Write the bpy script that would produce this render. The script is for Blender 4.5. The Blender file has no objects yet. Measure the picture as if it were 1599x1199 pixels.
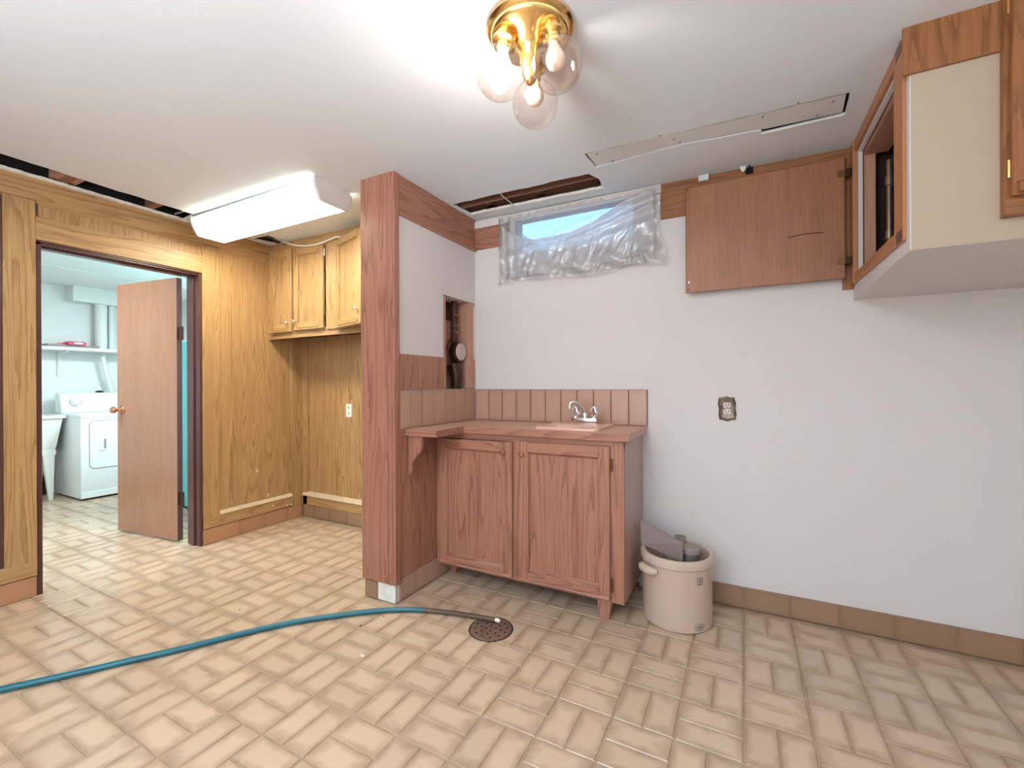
import bpy, bmesh, math, random
from mathutils import Vector, Matrix
random.seed(7)
sc = bpy.context.scene
COL = sc.collection
PI = math.pi

# ------------------------------------------------------------------ camera
F_PX, YAW, PITCH, ROLL = 685.17, math.radians(27.689), math.radians(-0.0434), math.radians(-0.257)
CAM = Vector((1.4209, -1.3108, 1.1645))
fw = Vector((-math.sin(YAW)*math.cos(PITCH), math.cos(YAW)*math.cos(PITCH), math.sin(PITCH)))
rt = Vector((math.cos(YAW), math.sin(YAW), 0)); up = rt.cross(fw)
r2 = rt*math.cos(ROLL) + up*math.sin(ROLL); u2 = -rt*math.sin(ROLL) + up*math.cos(ROLL)
cd = bpy.data.cameras.new('camera'); cam = bpy.data.objects.new('camera', cd); COL.objects.link(cam)
cd.sensor_width = 36.0; cd.lens = 36.0*F_PX/1599.0; cd.clip_start = 0.02
M = Matrix((r2, u2, -fw)).transposed().to_4x4(); M.translation = CAM
cam.matrix_world = M; sc.camera = cam

# ------------------------------------------------------------------ light and exposure
vs = sc.view_settings
vs.view_transform = 'Standard'; vs.look = 'None'; vs.gamma = 1.0; vs.use_curve_mapping = False
vs.exposure = 0.08
W = bpy.data.worlds.new('world'); sc.world = W; W.use_nodes = True
wn = W.node_tree.nodes; wl = W.node_tree.links
bg = wn['Background']; bg.inputs['Color'].default_value = (0.32, 0.64, 1.0, 1); bg.inputs['Strength'].default_value = 2.0

BULB_E = 300.0      # lit bulb of the brass fixture
TUBE_E = 34.0       # fluorescent lens
def area_lamp(name, loc, size, power, color, rot=(0, 0, 0), size_y=None):
    l = bpy.data.lights.new(name, 'AREA'); l.energy = power; l.color = color; l.size = size
    if size_y: l.shape = 'RECTANGLE'; l.size_y = size_y
    o = bpy.data.objects.new(name, l); COL.objects.link(o); o.location = loc; o.rotation_euler = rot
    o.visible_camera = True
    return o
def point_lamp(name, loc, power, color, r=0.06):
    l = bpy.data.lights.new(name, 'POINT'); l.energy = power; l.color = color; l.shadow_soft_size = r
    o = bpy.data.objects.new(name, l); COL.objects.link(o); o.location = loc
    return o
# unseen fill lights added behind the camera, and the lamps of the laundry room
area_lamp('rear_fill_light', (1.0, -3.36, 1.25), 3.2, 42.0, (0.84, 0.925, 1.0), rot=(PI/2, 0, 0), size_y=1.9)  # broad frontal fill added out of view, no window stands there
area_lamp('ceiling_bounce_fill', (0.6, -2.3, 1.55), 0.6, 122.0, (0.80, 0.905, 1.0), rot=(PI, 0, 0))  # added upward fill, brightens the room by bounce off the ceiling
area_lamp('laundry_lamp', (-2.75, -0.6, 2.23), 0.6, 40.0, (0.76, 0.92, 1.0), size_y=0.6)
area_lamp('laundry_lamp_far', (-3.1, 1.25, 2.23), 0.4, 60.0, (0.80, 0.935, 1.0), size_y=0.4)

# ------------------------------------------------------------------ helpers
def tag(o, label=None, cat=None, group=None, kind=None):
    if label: o['label'] = label
    if cat: o['category'] = cat
    if group: o['group'] = group
    if kind: o['kind'] = kind
    return o
def wloc(o):
    v = Vector((0, 0, 0))
    while o: v += o.location; o = o.parent
    return v
class MB:
    """collects shapes; build() links them as one mesh object"""
    def __init__(s): s.bm = bmesh.new()
    def _mark(s, faces, smooth):
        for f in faces: f.smooth = smooth
    def box(s, x0, x1, y0, y1, z0, z1, bev=0.0, seg=1):
        m = Matrix.Translation(((x0+x1)/2, (y0+y1)/2, (z0+z1)/2)) @ Matrix.Diagonal((abs(x1-x0), abs(y1-y0), abs(z1-z0), 1))
        r = bmesh.ops.create_cube(s.bm, size=1.0, matrix=m)
        if bev > 0:
            es = list({e for v in r['verts'] for e in v.link_edges})
            bmesh.ops.bevel(s.bm, geom=es, offset=bev, segments=seg, affect='EDGES', profile=0.5)
        return s
    def prism(s, poly, axis, a, b, bev=0.0):
        """poly: 2-D points in the plane across axis (x: (y,z); y: (x,z); z: (x,y))"""
        def P(p, t):
            return {'x': (t, p[0], p[1]), 'y': (p[0], t, p[1]), 'z': (p[0], p[1], t)}[axis]
        va = [s.bm.verts.new(P(p, a)) for p in poly]; vb = [s.bm.verts.new(P(p, b)) for p in poly]
        n = len(poly); fs = [s.bm.faces.new(va), s.bm.faces.new(vb[::-1])]
        for i in range(n):
            fs.append(s.bm.faces.new((va[i], vb[i], vb[(i+1) % n], va[(i+1) % n])))
        bmesh.ops.recalc_face_normals(s.bm, faces=fs)
        if bev > 0:
            es = list({e for f in fs for e in f.edges})
            bmesh.ops.bevel(s.bm, geom=es, offset=bev, segments=1, affect='EDGES')
        return s
    def quad(s, *p):
        vs_ = [s.bm.verts.new(q) for q in p]; s.bm.faces.new(vs_); return s
    def lathe(s, prof, c=(0, 0, 0), axis='z', n=32, smooth=True, direction=None):
        """prof: (radius, height); closed where the radius is 0"""
        c = Vector(c)
        if direction is None: direction = {'x': (1, 0, 0), 'y': (0, 1, 0), 'z': (0, 0, 1)}[axis]
        d = Vector(direction).normalized()
        a = d.orthogonal().normalized(); b = d.cross(a)
        rings = []
        for r, h in prof:
            if r < 1e-6: rings.append([s.bm.verts.new(c + d*h)])
            else: rings.append([s.bm.verts.new(c + d*h + (a*math.cos(2*PI*i/n) + b*math.sin(2*PI*i/n))*r) for i in range(n)])
        fs = []
        for q, w in zip(rings, rings[1:]):
            for i in range(n):
                j = (i+1) % n
                if len(q) == 1 and len(w) == 1: continue
                if len(q) == 1: fs.append(s.bm.faces.new((q[0], w[i], w[j])))
                elif len(w) == 1: fs.append(s.bm.faces.new((q[i], w[0], q[j])))
                else: fs.append(s.bm.faces.new((q[i], w[i], w[j], q[j])))
        bmesh.ops.recalc_face_normals(s.bm, faces=fs); s._mark(fs, smooth)
        return s
    def sphere(s, c, r, seg=24, scale=(1, 1, 1)):
        m = Matrix.Translation(c) @ Matrix.Diagonal((scale[0], scale[1], scale[2], 1))
        k = bmesh.ops.create_uvsphere(s.bm, u_segments=seg, v_segments=seg//2, radius=r, matrix=m)
        s._mark({f for v in k['verts'] for f in v.link_faces}, True); return s
    def tube(s, path, r, n=10, cap=True, smooth=True):
        path = [Vector(p) for p in path]; rad = r if isinstance(r, (list, tuple)) else [r]*len(path)
        rings = []; prev = None
        for i, p in enumerate(path):
            t = (path[min(i+1, len(path)-1)] - path[max(i-1, 0)]).normalized()
            if prev is None: a = t.orthogonal().normalized()
            else: a = (prev - t*prev.dot(t)).normalized()
            prev = a; b = t.cross(a)
            rings.append([s.bm.verts.new(p + (a*math.cos(2*PI*k/n) + b*math.sin(2*PI*k/n))*rad[i]) for k in range(n)])
        fs = []
        for q, w in zip(rings, rings[1:]):
            for k in range(n):
                fs.append(s.bm.faces.new((q[k], w[k], w[(k+1) % n], q[(k+1) % n])))
        s._mark(fs, smooth)
        if cap: fs += [s.bm.faces.new(rings[0][::-1]), s.bm.faces.new(rings[-1])]
        bmesh.ops.recalc_face_normals(s.bm, faces=fs); return s
    def rot(s, ang, axis, c):
        bmesh.ops.rotate(s.bm, cent=c, matrix=Matrix.Rotation(ang, 3, axis), verts=list(s.bm.verts)); return s
    def build(s, name, mat, parent=None, local=False):
        off = wloc(parent) if (parent and not local) else Vector((0, 0, 0))
        if off.length > 0: bmesh.ops.translate(s.bm, vec=-off, verts=list(s.bm.verts))
        me = bpy.data.meshes.new(name); s.bm.to_mesh(me); s.bm.free()
        me.materials.append(mat)
        try: me.set_sharp_from_angle(angle=math.radians(38))
        except Exception: pass
        o = bpy.data.objects.new(name, me); COL.objects.link(o)
        if parent: o.parent = parent
        return o
def empty(name, loc=(0, 0, 0), rz=0.0):
    o = bpy.data.objects.new(name, None); COL.objects.link(o); o.location = loc; o.rotation_euler = (0, 0, rz)
    o.empty_display_size = 0.05
    return o
def smooth_path(pts, k=6):
    pts = [Vector(p) for p in pts]; out = []
    for i in range(len(pts)-1):
        p0, p1, p2, p3 = pts[max(i-1, 0)], pts[i], pts[i+1], pts[min(i+2, len(pts)-1)]
        for j in range(k):
            t = j/k
            out.append(0.5*((2*p1) + (p2-p0)*t + (2*p0-5*p1+4*p2-p3)*t*t + (3*p1-p0-3*p2+p3)*t**3))
    out.append(pts[-1]); return out
def copy_tree(o, parent=None):
    c = o.copy(); COL.objects.link(c)
    if parent: c.parent = parent
    for ch in list(o.children): copy_tree(ch, c)
    return c

# ------------------------------------------------------------------ materials
def lin(*c):
    return tuple(((v/255)/12.92 if v/255 <= 0.04045 else ((v/255+0.055)/1.055)**2.4) for v in c) + (1.0,)
def new_mat(name):
    m = bpy.data.materials.new(name); m.use_nodes = True
    return m, m.node_tree.nodes, m.node_tree.links, m.node_tree.nodes['Principled BSDF']
def plain(name, col, rough=0.5, metal=0.0, spec=0.5, var=0.06, scale=6.0, bump=0.0, bscale=60.0, emis=None, estr=0.0, trans=0.0, alpha=1.0):
    m, n, l, b = new_mat(name)
    b.inputs['Roughness'].default_value = rough; b.inputs['Metallic'].default_value = metal
    b.inputs['Specular IOR Level'].default_value = spec; b.inputs['Alpha'].default_value = alpha
    b.inputs['Transmission Weight'].default_value = trans
    tc = n.new('ShaderNodeTexCoord'); no = n.new('ShaderNodeTexNoise'); no.inputs['Scale'].default_value = scale; no.inputs['Detail'].default_value = 3
    l.new(tc.outputs['Object'], no.inputs['Vector'])
    rmp = n.new('ShaderNodeValToRGB')
    rmp.color_ramp.elements[0].position = 0.3; rmp.color_ramp.elements[1].position = 0.7
    rmp.color_ramp.elements[0].color = tuple(max(0, c*(1-var)) for c in col[:3])+(1,)
    rmp.color_ramp.elements[1].color = tuple(min(1, c*(1+var)) for c in col[:3])+(1,)
    l.new(no.outputs['Fac'], rmp.inputs['Fac']); l.new(rmp.outputs['Color'], b.inputs['Base Color'])
    if bump > 0:
        n2 = n.new('ShaderNodeTexNoise'); n2.inputs['Scale'].default_value = bscale; n2.inputs['Detail'].default_value = 4
        l.new(tc.outputs['Object'], n2.inputs['Vector'])
        bp = n.new('ShaderNodeBump'); bp.inputs['Strength'].default_value = bump; bp.inputs['Distance'].default_value = 0.004
        l.new(n2.outputs['Fac'], bp.inputs['Height']); l.new(bp.outputs['Normal'], b.inputs['Normal'])
    if emis:
        b.inputs['Emission Color'].default_value = emis; b.inputs['Emission Strength'].default_value = estr
    return m
def wood(name, axis, light, dark, rough=0.42, figure=1.0, across=8.0, along=0.55, lines=17.0, spec=0.45):
    """oak: cathedral figure from contour lines of a noise stretched along the grain, fine pores over it"""
    m, n, l, b = new_mat(name)
    b.inputs['Roughness'].default_value = rough; b.inputs['Specular IOR Level'].default_value = spec
    tc = n.new('ShaderNodeTexCoord'); oi = n.new('ShaderNodeObjectInfo')
    mul = n.new('ShaderNodeVectorMath'); mul.operation = 'SCALE'; mul.inputs[0].default_value = (13.1, 7.7, 9.3)
    l.new(oi.outputs['Random'], mul.inputs['Scale'])
    add = n.new('ShaderNodeVectorMath'); add.operation = 'ADD'
    l.new(tc.outputs['Object'], add.inputs[0]); l.new(mul.outputs['Vector'], add.inputs[1])
    def mapped(sa, sl):
        mp = n.new('ShaderNodeMapping'); mp.inputs['Scale'].default_value = tuple(sl if a == axis else sa for a in 'xyz')
        l.new(add.outputs['Vector'], mp.inputs['Vector']); return mp
    big = n.new('ShaderNodeTexNoise'); big.inputs['Scale'].default_value = 1; big.inputs['Detail'].default_value = 1.2; big.inputs['Roughness'].default_value = 0.4
    l.new(mapped(across, along).outputs['Vector'], big.inputs['Vector'])
    ml = n.new('ShaderNodeMath'); ml.operation = 'MULTIPLY'; ml.inputs[1].default_value = lines; l.new(big.outputs['Fac'], ml.inputs[0])
    jag = n.new('ShaderNodeTexNoise'); jag.inputs['Scale'].default_value = 1; jag.inputs['Detail'].default_value = 3
    l.new(mapped(95.0, 6.0).outputs['Vector'], jag.inputs['Vector'])
    mj = n.new('ShaderNodeMath'); mj.operation = 'MULTIPLY_ADD'; mj.inputs[1].default_value = 0.75; l.new(jag.outputs['Fac'], mj.inputs[0]); l.new(ml.outputs[0], mj.inputs[2])
    fr = n.new('ShaderNodeMath'); fr.operation = 'FRACT'; l.new(mj.outputs[0], fr.inputs[0])
    rp = n.new('ShaderNodeValToRGB'); e = rp.color_ramp.elements
    e[0].position = 0.0; e[0].color = (0.15, 0.15, 0.15, 1); e[1].position = 1.0; e[1].color = (1, 1, 1, 1)
    k = e.new(0.58); k.color = (0.22, 0.22, 0.22, 1); k = e.new(0.88); k.color = (0.75, 0.75, 0.75, 1); k = e.new(0.97); k.color = (0.9, 0.9, 0.9, 1)
    e[len(e)-1].color = (0.15, 0.15, 0.15, 1)
    l.new(fr.outputs[0], rp.inputs['Fac'])
    fib = n.new('ShaderNodeTexNoise'); fib.inputs['Scale'].default_value = 1; fib.inputs['Detail'].default_value = 3; fib.inputs['Roughness'].default_value = 0.65
    l.new(mapped(170.0, 4.5).outputs['Vector'], fib.inputs['Vector'])
    fr2 = n.new('ShaderNodeMapRange'); fr2.inputs['From Min'].default_value = 0.35; fr2.inputs['From Max'].default_value = 0.75
    l.new(fib.outputs['Fac'], fr2.inputs['Value'])
    slow = n.new('ShaderNodeTexNoise'); slow.inputs['Scale'].default_value = 1; slow.inputs['Detail'].default_value = 2
    l.new(mapped(14.0, 0.8).outputs['Vector'], slow.inputs['Vector'])
    a1 = n.new('ShaderNodeMath'); a1.operation = 'MULTIPLY'; a1.inputs[1].default_value = 0.62*figure; l.new(rp.outputs['Color'], a1.inputs[0])
    a2 = n.new('ShaderNodeMath'); a2.operation = 'MULTIPLY_ADD'; a2.inputs[1].default_value = 0.38; l.new(fr2.outputs[0], a2.inputs[0]); l.new(a1.outputs[0], a2.inputs[2])
    a3 = n.new('ShaderNodeMath'); a3.operation = 'MULTIPLY_ADD'; a3.inputs[1].default_value = 0.45; l.new(slow.outputs['Fac'], a3.inputs[0]); l.new(a2.outputs[0], a3.inputs[2])
    a4 = n.new('ShaderNodeMath'); a4.operation = 'SUBTRACT'; a4.inputs[1].default_value = 0.22; a4.use_clamp = True; l.new(a3.outputs[0], a4.inputs[0])
    mx = n.new('ShaderNodeMix'); mx.data_type = 'RGBA'; mx.inputs['A'].default_value = light; mx.inputs['B'].default_value = dark
    l.new(a4.outputs[0], mx.inputs['Factor']); l.new(mx.outputs['Result'], b.inputs['Base Color'])
    bp = n.new('ShaderNodeBump'); bp.inputs['Strength'].default_value = 0.12; bp.inputs['Distance'].default_value = 0.002; bp.invert = True
    l.new(a2.outputs[0], bp.inputs['Height']); l.new(bp.outputs['Normal'], b.inputs['Normal'])
    return m

OAK_L, OAK_D = lin(190, 152, 104), lin(128, 88, 52)          # golden oak panelling
LITOAK_L, LITOAK_D = lin(178, 126, 104), lin(128, 82, 64)        # oak of the bar corner, the light's pink cast put into its colour
BRN_L, BRN_D = lin(160, 106, 64), lin(108, 66, 36)           # browner oak of the soffit and back band
OAK = {a: wood('golden_oak_'+a, a, OAK_L, OAK_D) for a in 'xyz'}
LITOAK = {a: wood('light_tinted_oak_'+a, a, LITOAK_L, LITOAK_D, figure=1.25) for a in 'xyz'}
BRN = {a: wood('brown_oak_'+a, a, BRN_L, BRN_D) for a in 'xyz'}
PLY = wood('oak_plywood_straight', 'z', lin(164, 110, 78), lin(104, 62, 42), figure=0.4, across=22, along=0.9)
DOORW = wood('varnished_mahogany_door', 'z', lin(170, 122, 95), lin(130, 86, 62), rough=0.2, figure=0.3, across=14, along=0.8, spec=0.7)
JAMB = wood('dark_red_jamb', 'z', lin(92, 58, 54), lin(60, 36, 34), rough=0.28, figure=0.3)
JAMBX = wood('dark_red_jamb_head', 'y', lin(92, 58, 54), lin(60, 36, 34), rough=0.28, figure=0.3)
ROUGH = wood('raw_joist_wood', 'x', lin(150, 106, 82), lin(92, 60, 46), rough=0.8, figure=0.5)
STUD = wood('raw_stud_wood', 'z', lin(196, 150, 128), lin(150, 106, 88), rough=0.8, figure=0.5)
WALL = plain('white_wall_paint', lin(212, 206, 203), 0.62, var=0.015, scale=1.5, bump=0.05, bscale=220)
CEIL = plain('white_ceiling_paint', lin(221, 226, 231), 0.75, var=0.015, scale=1.2, bump=0.05, bscale=180)
SOFW = plain('cream_soffit_paint', lin(180, 162, 140), 0.6, var=0.02, scale=2)
PLAST = plain('broken_plaster', lin(226, 224, 216), 0.9, var=0.08, scale=30, bump=0.5, bscale=50)
LAUN = plain('laundry_white_paint', lin(226, 230, 228), 0.6, var=0.01)
BEAD = plain('pale_bead_moulding', lin(214, 190, 158), 0.4, var=0.1, scale=20)
COUNT = wood('counter_laminate', 'x', lin(208, 164, 142), lin(178, 130, 108), rough=0.4, figure=0.35, across=20, along=0.8)
CHROME = plain('chrome', (0.82, 0.80, 0.78, 1), 0.12, metal=1.0, var=0.02)
BRASS = plain('polished_brass', lin(240, 200, 132), 0.16, metal=1.0, var=0.03)
COPPER = plain('rosy_brass_knob', lin(214, 160, 130), 0.2, metal=1.0, var=0.03)
DARKM = plain('dark_bronze', lin(74, 56, 42), 0.4, metal=0.8, var=0.2)
OLDBR = plain('aged_brass_hinge', lin(128, 96, 58), 0.4, metal=0.8, var=0.2)
SINKM = plain('pink_sink_enamel', lin(226, 178, 156), 0.22, var=0.02)
CROCKM = plain('stoneware_glaze', lin(198, 176, 160), 0.28, var=0.03, scale=4)
WHITEP = plain('white_enamel', lin(228, 232, 232), 0.3, var=0.01)
PLASTW = plain('white_plastic', lin(226, 230, 224), 0.45, var=0.02)
GREYP = plain('grey_plastic', lin(150, 138, 132), 0.5, var=0.08)
GREYB = plain('dull_grey_board', lin(132, 116, 110), 0.6, var=0.08)
INK = plain('dark_blue_grey_print', lin(96, 92, 92), 0.6, var=0.1)
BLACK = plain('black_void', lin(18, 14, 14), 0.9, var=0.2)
HOSE = plain('teal_rubber_hose', lin(20, 98, 112), 0.32, var=0.12, scale=9)
BROWNR = plain('brown_rubber_hose', lin(92, 74, 56), 0.4, var=0.12, scale=9)
CAST = plain('cast_iron_drain', lin(124, 98, 84), 0.55, metal=0.3, var=0.2, scale=40, bump=0.3)
RUST = plain('rusty_pipe', lin(80, 48, 42), 0.6, metal=0.3, var=0.3, scale=25, bump=0.3)
PIPE = plain('grey_steel_pipe', lin(150, 128, 108), 0.35, metal=0.8, var=0.15)
INSUL = plain('pink_insulation', lin(160, 92, 80), 0.95, var=0.3, scale=14, bump=0.8, bscale=30)
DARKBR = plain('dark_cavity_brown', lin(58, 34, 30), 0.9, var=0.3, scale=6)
PEWTER = plain('antique_pewter', lin(120, 108, 98), 0.38, metal=0.85, var=0.3, scale=40, bump=0.4)
PINK = plain('bright_pink', lin(250, 90, 140), 0.5, var=0.05)
TURQ = plain('turquoise_paint', lin(104, 198, 204), 0.5, var=0.04)
GROUT = plain('floor_grout', lin(168, 144, 118), 0.8, var=0.15, scale=12)
BLUEBOX = plain('teal_box_interior', lin(90, 130, 128), 0.7, var=0.2)
PAPER = plain('paper_scrap', lin(238, 232, 222), 0.7)
TAPE = plain('white_wire', lin(222, 220, 212), 0.5)

def emitter(name, col, strength):
    m, n, l, b = new_mat(name)
    b.inputs['Base Color'].default_value = (0.9, 0.9, 0.9, 1); b.inputs['Emission Color'].default_value = col; b.inputs['Emission Strength'].default_value = strength
    b.inputs['Roughness'].default_value = 0.4
    return m
LENS = emitter('fluorescent_lens', (1.0, 0.98, 0.76, 1), TUBE_E)
LENS2 = emitter('fluorescent_lens_side', (1.0, 0.985, 0.9, 1), 1.6)
LITB = emitter('lit_bulb', (1.0, 0.93, 0.885, 1), BULB_E)
FROST = plain('unlit_frosted_bulb', lin(236, 214, 196), 0.35, var=0.02)

def thin_glass(name, tint, fac=0.14):
    m, n, l, b = new_mat(name); n.remove(b)
    out = n['Material Output']; tr = n.new('ShaderNodeBsdfTransparent'); tr.inputs['Color'].default_value = tint
    gl = n.new('ShaderNodeBsdfGlossy'); gl.inputs['Roughness'].default_value = 0.03
    lw = n.new('ShaderNodeLayerWeight'); lw.inputs['Blend'].default_value = 0.5
    pw = n.new('ShaderNodeMath'); pw.operation = 'POWER'; pw.inputs[1].default_value = 3.0; l.new(lw.outputs['Facing'], pw.inputs[0])
    ad = n.new('ShaderNodeMath'); ad.operation = 'MULTIPLY_ADD'; ad.inputs[1].default_value = 0.55; ad.inputs[2].default_value = fac*0.3; l.new(pw.outputs[0], ad.inputs[0])
    mx = n.new('ShaderNodeMixShader'); l.new(ad.outputs[0], mx.inputs[0]); l.new(tr.outputs[0], mx.inputs[1]); l.new(gl.outputs[0], mx.inputs[2])
    l.new(mx.outputs[0], out.inputs['Surface'])
    return m
GLOBE = thin_glass('smoked_globe_glass', (0.965, 0.915, 0.885, 1), 0.2)
PANE = thin_glass('window_glass', (0.95, 0.98, 1.0, 1), 0.1)
def poly_sheet(name, opacity, col, vary=0.25, gloss=0.45):
    m, n, l, b = new_mat(name); n.remove(b)
    out = n['Material Output']; tr = n.new('ShaderNodeBsdfTransparent')
    df = n.new('ShaderNodeBsdfDiffuse'); df.inputs['Color'].default_value = col
    tl = n.new('ShaderNodeBsdfTranslucent'); tl.inputs['Color'].default_value = col
    gl = n.new('ShaderNodeBsdfGlossy'); gl.inputs['Roughness'].default_value = 0.09
    tc = n.new('ShaderNodeTexCoord'); no = n.new('ShaderNodeTexNoise'); no.inputs['Scale'].default_value = 5; no.inputs['Detail'].default_value = 3
    l.new(tc.outputs['Object'], no.inputs['Vector'])
    mr = n.new('ShaderNodeMapRange'); mr.inputs['From Min'].default_value = 0.3; mr.inputs['From Max'].default_value = 0.7
    mr.inputs['To Min'].default_value = max(0, opacity-vary/2); mr.inputs['To Max'].default_value = min(1, opacity+vary/2)
    l.new(no.outputs['Fac'], mr.inputs['Value'])
    m0 = n.new('ShaderNodeMixShader'); m0.inputs[0].default_value = 0.35; l.new(df.outputs[0], m0.inputs[1]); l.new(tl.outputs[0], m0.inputs[2])
    m1 = n.new('ShaderNodeMixShader'); l.new(mr.outputs[0], m1.inputs[0]); l.new(tr.outputs[0], m1.inputs[1]); l.new(m0.outputs[0], m1.inputs[2])
    fr = n.new('ShaderNodeFresnel'); fr.inputs['IOR'].default_value = 1.5
    ml = n.new('ShaderNodeMath'); ml.operation = 'MULTIPLY'; ml.inputs[1].default_value = gloss*2; ml.use_clamp = True; l.new(fr.outputs[0], ml.inputs[0])
    m2 = n.new('ShaderNodeMixShader'); l.new(ml.outputs[0], m2.inputs[0]); l.new(m1.outputs[0], m2.inputs[1]); l.new(gl.outputs[0], m2.inputs[2])
    l.new(m2.outputs[0], out.inputs['Surface'])
    return m
POLY = poly_sheet('clear_polythene', 0.30, (0.90, 0.87, 0.86, 1), vary=0.2, gloss=0.7)
POLY2 = poly_sheet('doubled_polythene', 0.82, (0.66, 0.65, 0.66, 1), vary=0.2, gloss=0.7)

def tile_mat(name, mid, edge, rough=0.26, clouds=1.0):
    """glazed tile: cloudy middle, darker antiqued rim (uv runs -1..1 over the tile)"""
    m, n, l, b = new_mat(name)
    b.inputs['Roughness'].default_value = rough; b.inputs['Specular IOR Level'].default_value = 0.5
    uv = n.new('ShaderNodeUVMap'); uv.uv_map = 'UVMap'
    sx = n.new('ShaderNodeSeparateXYZ'); l.new(uv.outputs['UV'], sx.inputs[0])
    geo = n.new('ShaderNodeNewGeometry')
    cl = n.new('ShaderNodeTexNoise'); cl.inputs['Scale'].default_value = 11; cl.inputs['Detail'].default_value = 4; cl.inputs['Roughness'].default_value = 0.6; cl.inputs['Distortion'].default_value = 0.6
    l.new(geo.outputs['Position'], cl.inputs['Vector'])
    ax = n.new('ShaderNodeMath'); ax.operation = 'ABSOLUTE'; l.new(sx.outputs['X'], ax.inputs[0])
    ay = n.new('ShaderNodeMath'); ay.operation = 'ABSOLUTE'; l.new(sx.outputs['Y'], ay.inputs[0])
    mx = n.new('ShaderNodeMath'); mx.operation = 'SMOOTH_MAX'; mx.inputs[2].default_value = 0.2; l.new(ax.outputs[0], mx.inputs[0]); l.new(ay.outputs[0], mx.inputs[1])
    wob = n.new('ShaderNodeMath'); wob.operation = 'MULTIPLY_ADD'; wob.inputs[1].default_value = 0.9*clouds; l.new(cl.outputs['Fac'], wob.inputs[0]); l.new(mx.outputs[0], wob.inputs[2])
    mr = n.new('ShaderNodeMapRange'); mr.inputs['From Min'].default_value = 0.98; mr.inputs['From Max'].default_value = 1.72
    l.new(wob.outputs[0], mr.inputs['Value'])
    oi = n.new('ShaderNodeObjectInfo')
    rv = n.new('ShaderNodeMapRange'); rv.inputs['To Min'].default_value = 0.94; rv.inputs['To Max'].default_value = 1.05; l.new(oi.outputs['Random'], rv.inputs['Value'])
    mixc = n.new('ShaderNodeMix'); mixc.data_type = 'RGBA'; mixc.inputs['A'].default_value = mid; mixc.inputs['B'].default_value = edge
    l.new(mr.outputs[0], mixc.inputs['Factor'])
    sc_ = n.new('ShaderNodeVectorMath'); sc_.operation = 'SCALE'; l.new(mixc.outputs['Result'], sc_.inputs[0]); l.new(rv.outputs[0], sc_.inputs['Scale'])
    l.new(sc_.outputs['Vector'], b.inputs['Base Color'])
    nb = n.new('ShaderNodeTexNoise'); nb.inputs['Scale'].default_value = 26; nb.inputs['Detail'].default_value = 2; l.new(geo.outputs['Position'], nb.inputs['Vector'])
    bp = n.new('ShaderNodeBump'); bp.inputs['Strength'].default_value = 0.18; bp.inputs['Distance'].default_value = 0.004; l.new(nb.outputs['Fac'], bp.inputs['Height'])
    l.new(bp.outputs['Normal'], b.inputs['Normal'])
    return m
FTILE = tile_mat('beige_floor_tile', lin(200, 175, 150), lin(156, 129, 104))
BTILE = tile_mat('brown_base_tile', lin(150, 119, 93), lin(134, 103, 79), clouds=0.5)
RTILE = tile_mat('rosy_splash_tile', lin(184, 146, 126), lin(162, 124, 104), clouds=0.6)
OTILE = tile_mat('rust_base_tile', lin(178, 132, 98), lin(154, 108, 76), clouds=0.5)

def tile_mesh(name, w, h, t, mat, bev=0.003):
    """tile lying in XY, centred, top at z=0; uv -1..1 across the face"""
    me = bpy.data.meshes.new(name); a, b = w/2, h/2
    V = [(-a, -b, -t), (a, -b, -t), (a, b, -t), (-a, b, -t), (-a, -b, -bev), (a, -b, -bev), (a, b, -bev), (-a, b, -bev)]
    c, d = a-bev, b-bev
    V += [(-c, -d, 0), (c, -d, 0), (c, d, 0), (-c, d, 0)]
    Fs = [(8, 9, 10, 11)]
    for i in range(4):
        j = (i+1) % 4
        Fs += [(4+i, 4+j, 8+j, 8+i), (i, j, 4+j, 4+i)]
    me.from_pydata(V, [], Fs); u = me.uv_layers.new(name='UVMap')
    for lp in me.loops:
        co = V[lp.vertex_index]; u.data[lp.index].uv = (co[0]/a, co[1]/b)
    me.materials.append(mat); me.update(); return me

# ------------------------------------------------------------------ the setting
S = 0.2032
XL, YB, YN = -2.05, 1.26, 1.288           # left wall, back wall, back wall of the panelled nook
def cz(x): return 2.286 - 0.0125*x         # the old ceiling is slightly out of level
RX, FY = 3.1, -3.4

floor = MB().box(-5.4, RX+.1, FY-.1, 2.0, -0.12, -0.0035).build('floor', GROUT); tag(floor, kind='structure')
# basket-weave tiles: two 4x8 tiles to an 8 inch module, alternating
lx = tile_mesh('floor_tile', S-0.0055, S/2-0.0055, 0.007, FTILE)
def proj(p):
    d = Vector(p) - CAM; z = d.dot(fw)
    if z < 0.05: return None
    return 799.5 + F_PX*d.dot(r2)/z, 599.5 - F_PX*d.dot(u2)/z, z
cells = []
for i in range(-26, 16):
    for j in range(-17, 10):
        for k in (0, 1):
            if (i+j) % 2: x, y, rz = (i+.5)*S, (j+.25+.5*k)*S, 0.0
            else: x, y, rz = (i+.25+.5*k)*S, (j+.5)*S, PI/2
            hx, hy = (S/2, S/4) if rz == 0 else (S/4, S/2)
            if y+hy > YB+.02 and x > -2.2: continue
            if -0.43 < x < -0.21 and y > .46: continue
            q = proj((x, y, 0))
            seen = q is not None and -60 < q[0] < 1660 and q[1] < 1290
            if seen and x < -2.25 and y < -.7: seen = False
            cells.append(((q[2] if seen else 99 + random.random()), x, y, rz, seen))
cells.sort(key=lambda c: c[0])
DR = Vector((0.36, 0.485))
cut = []
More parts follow.
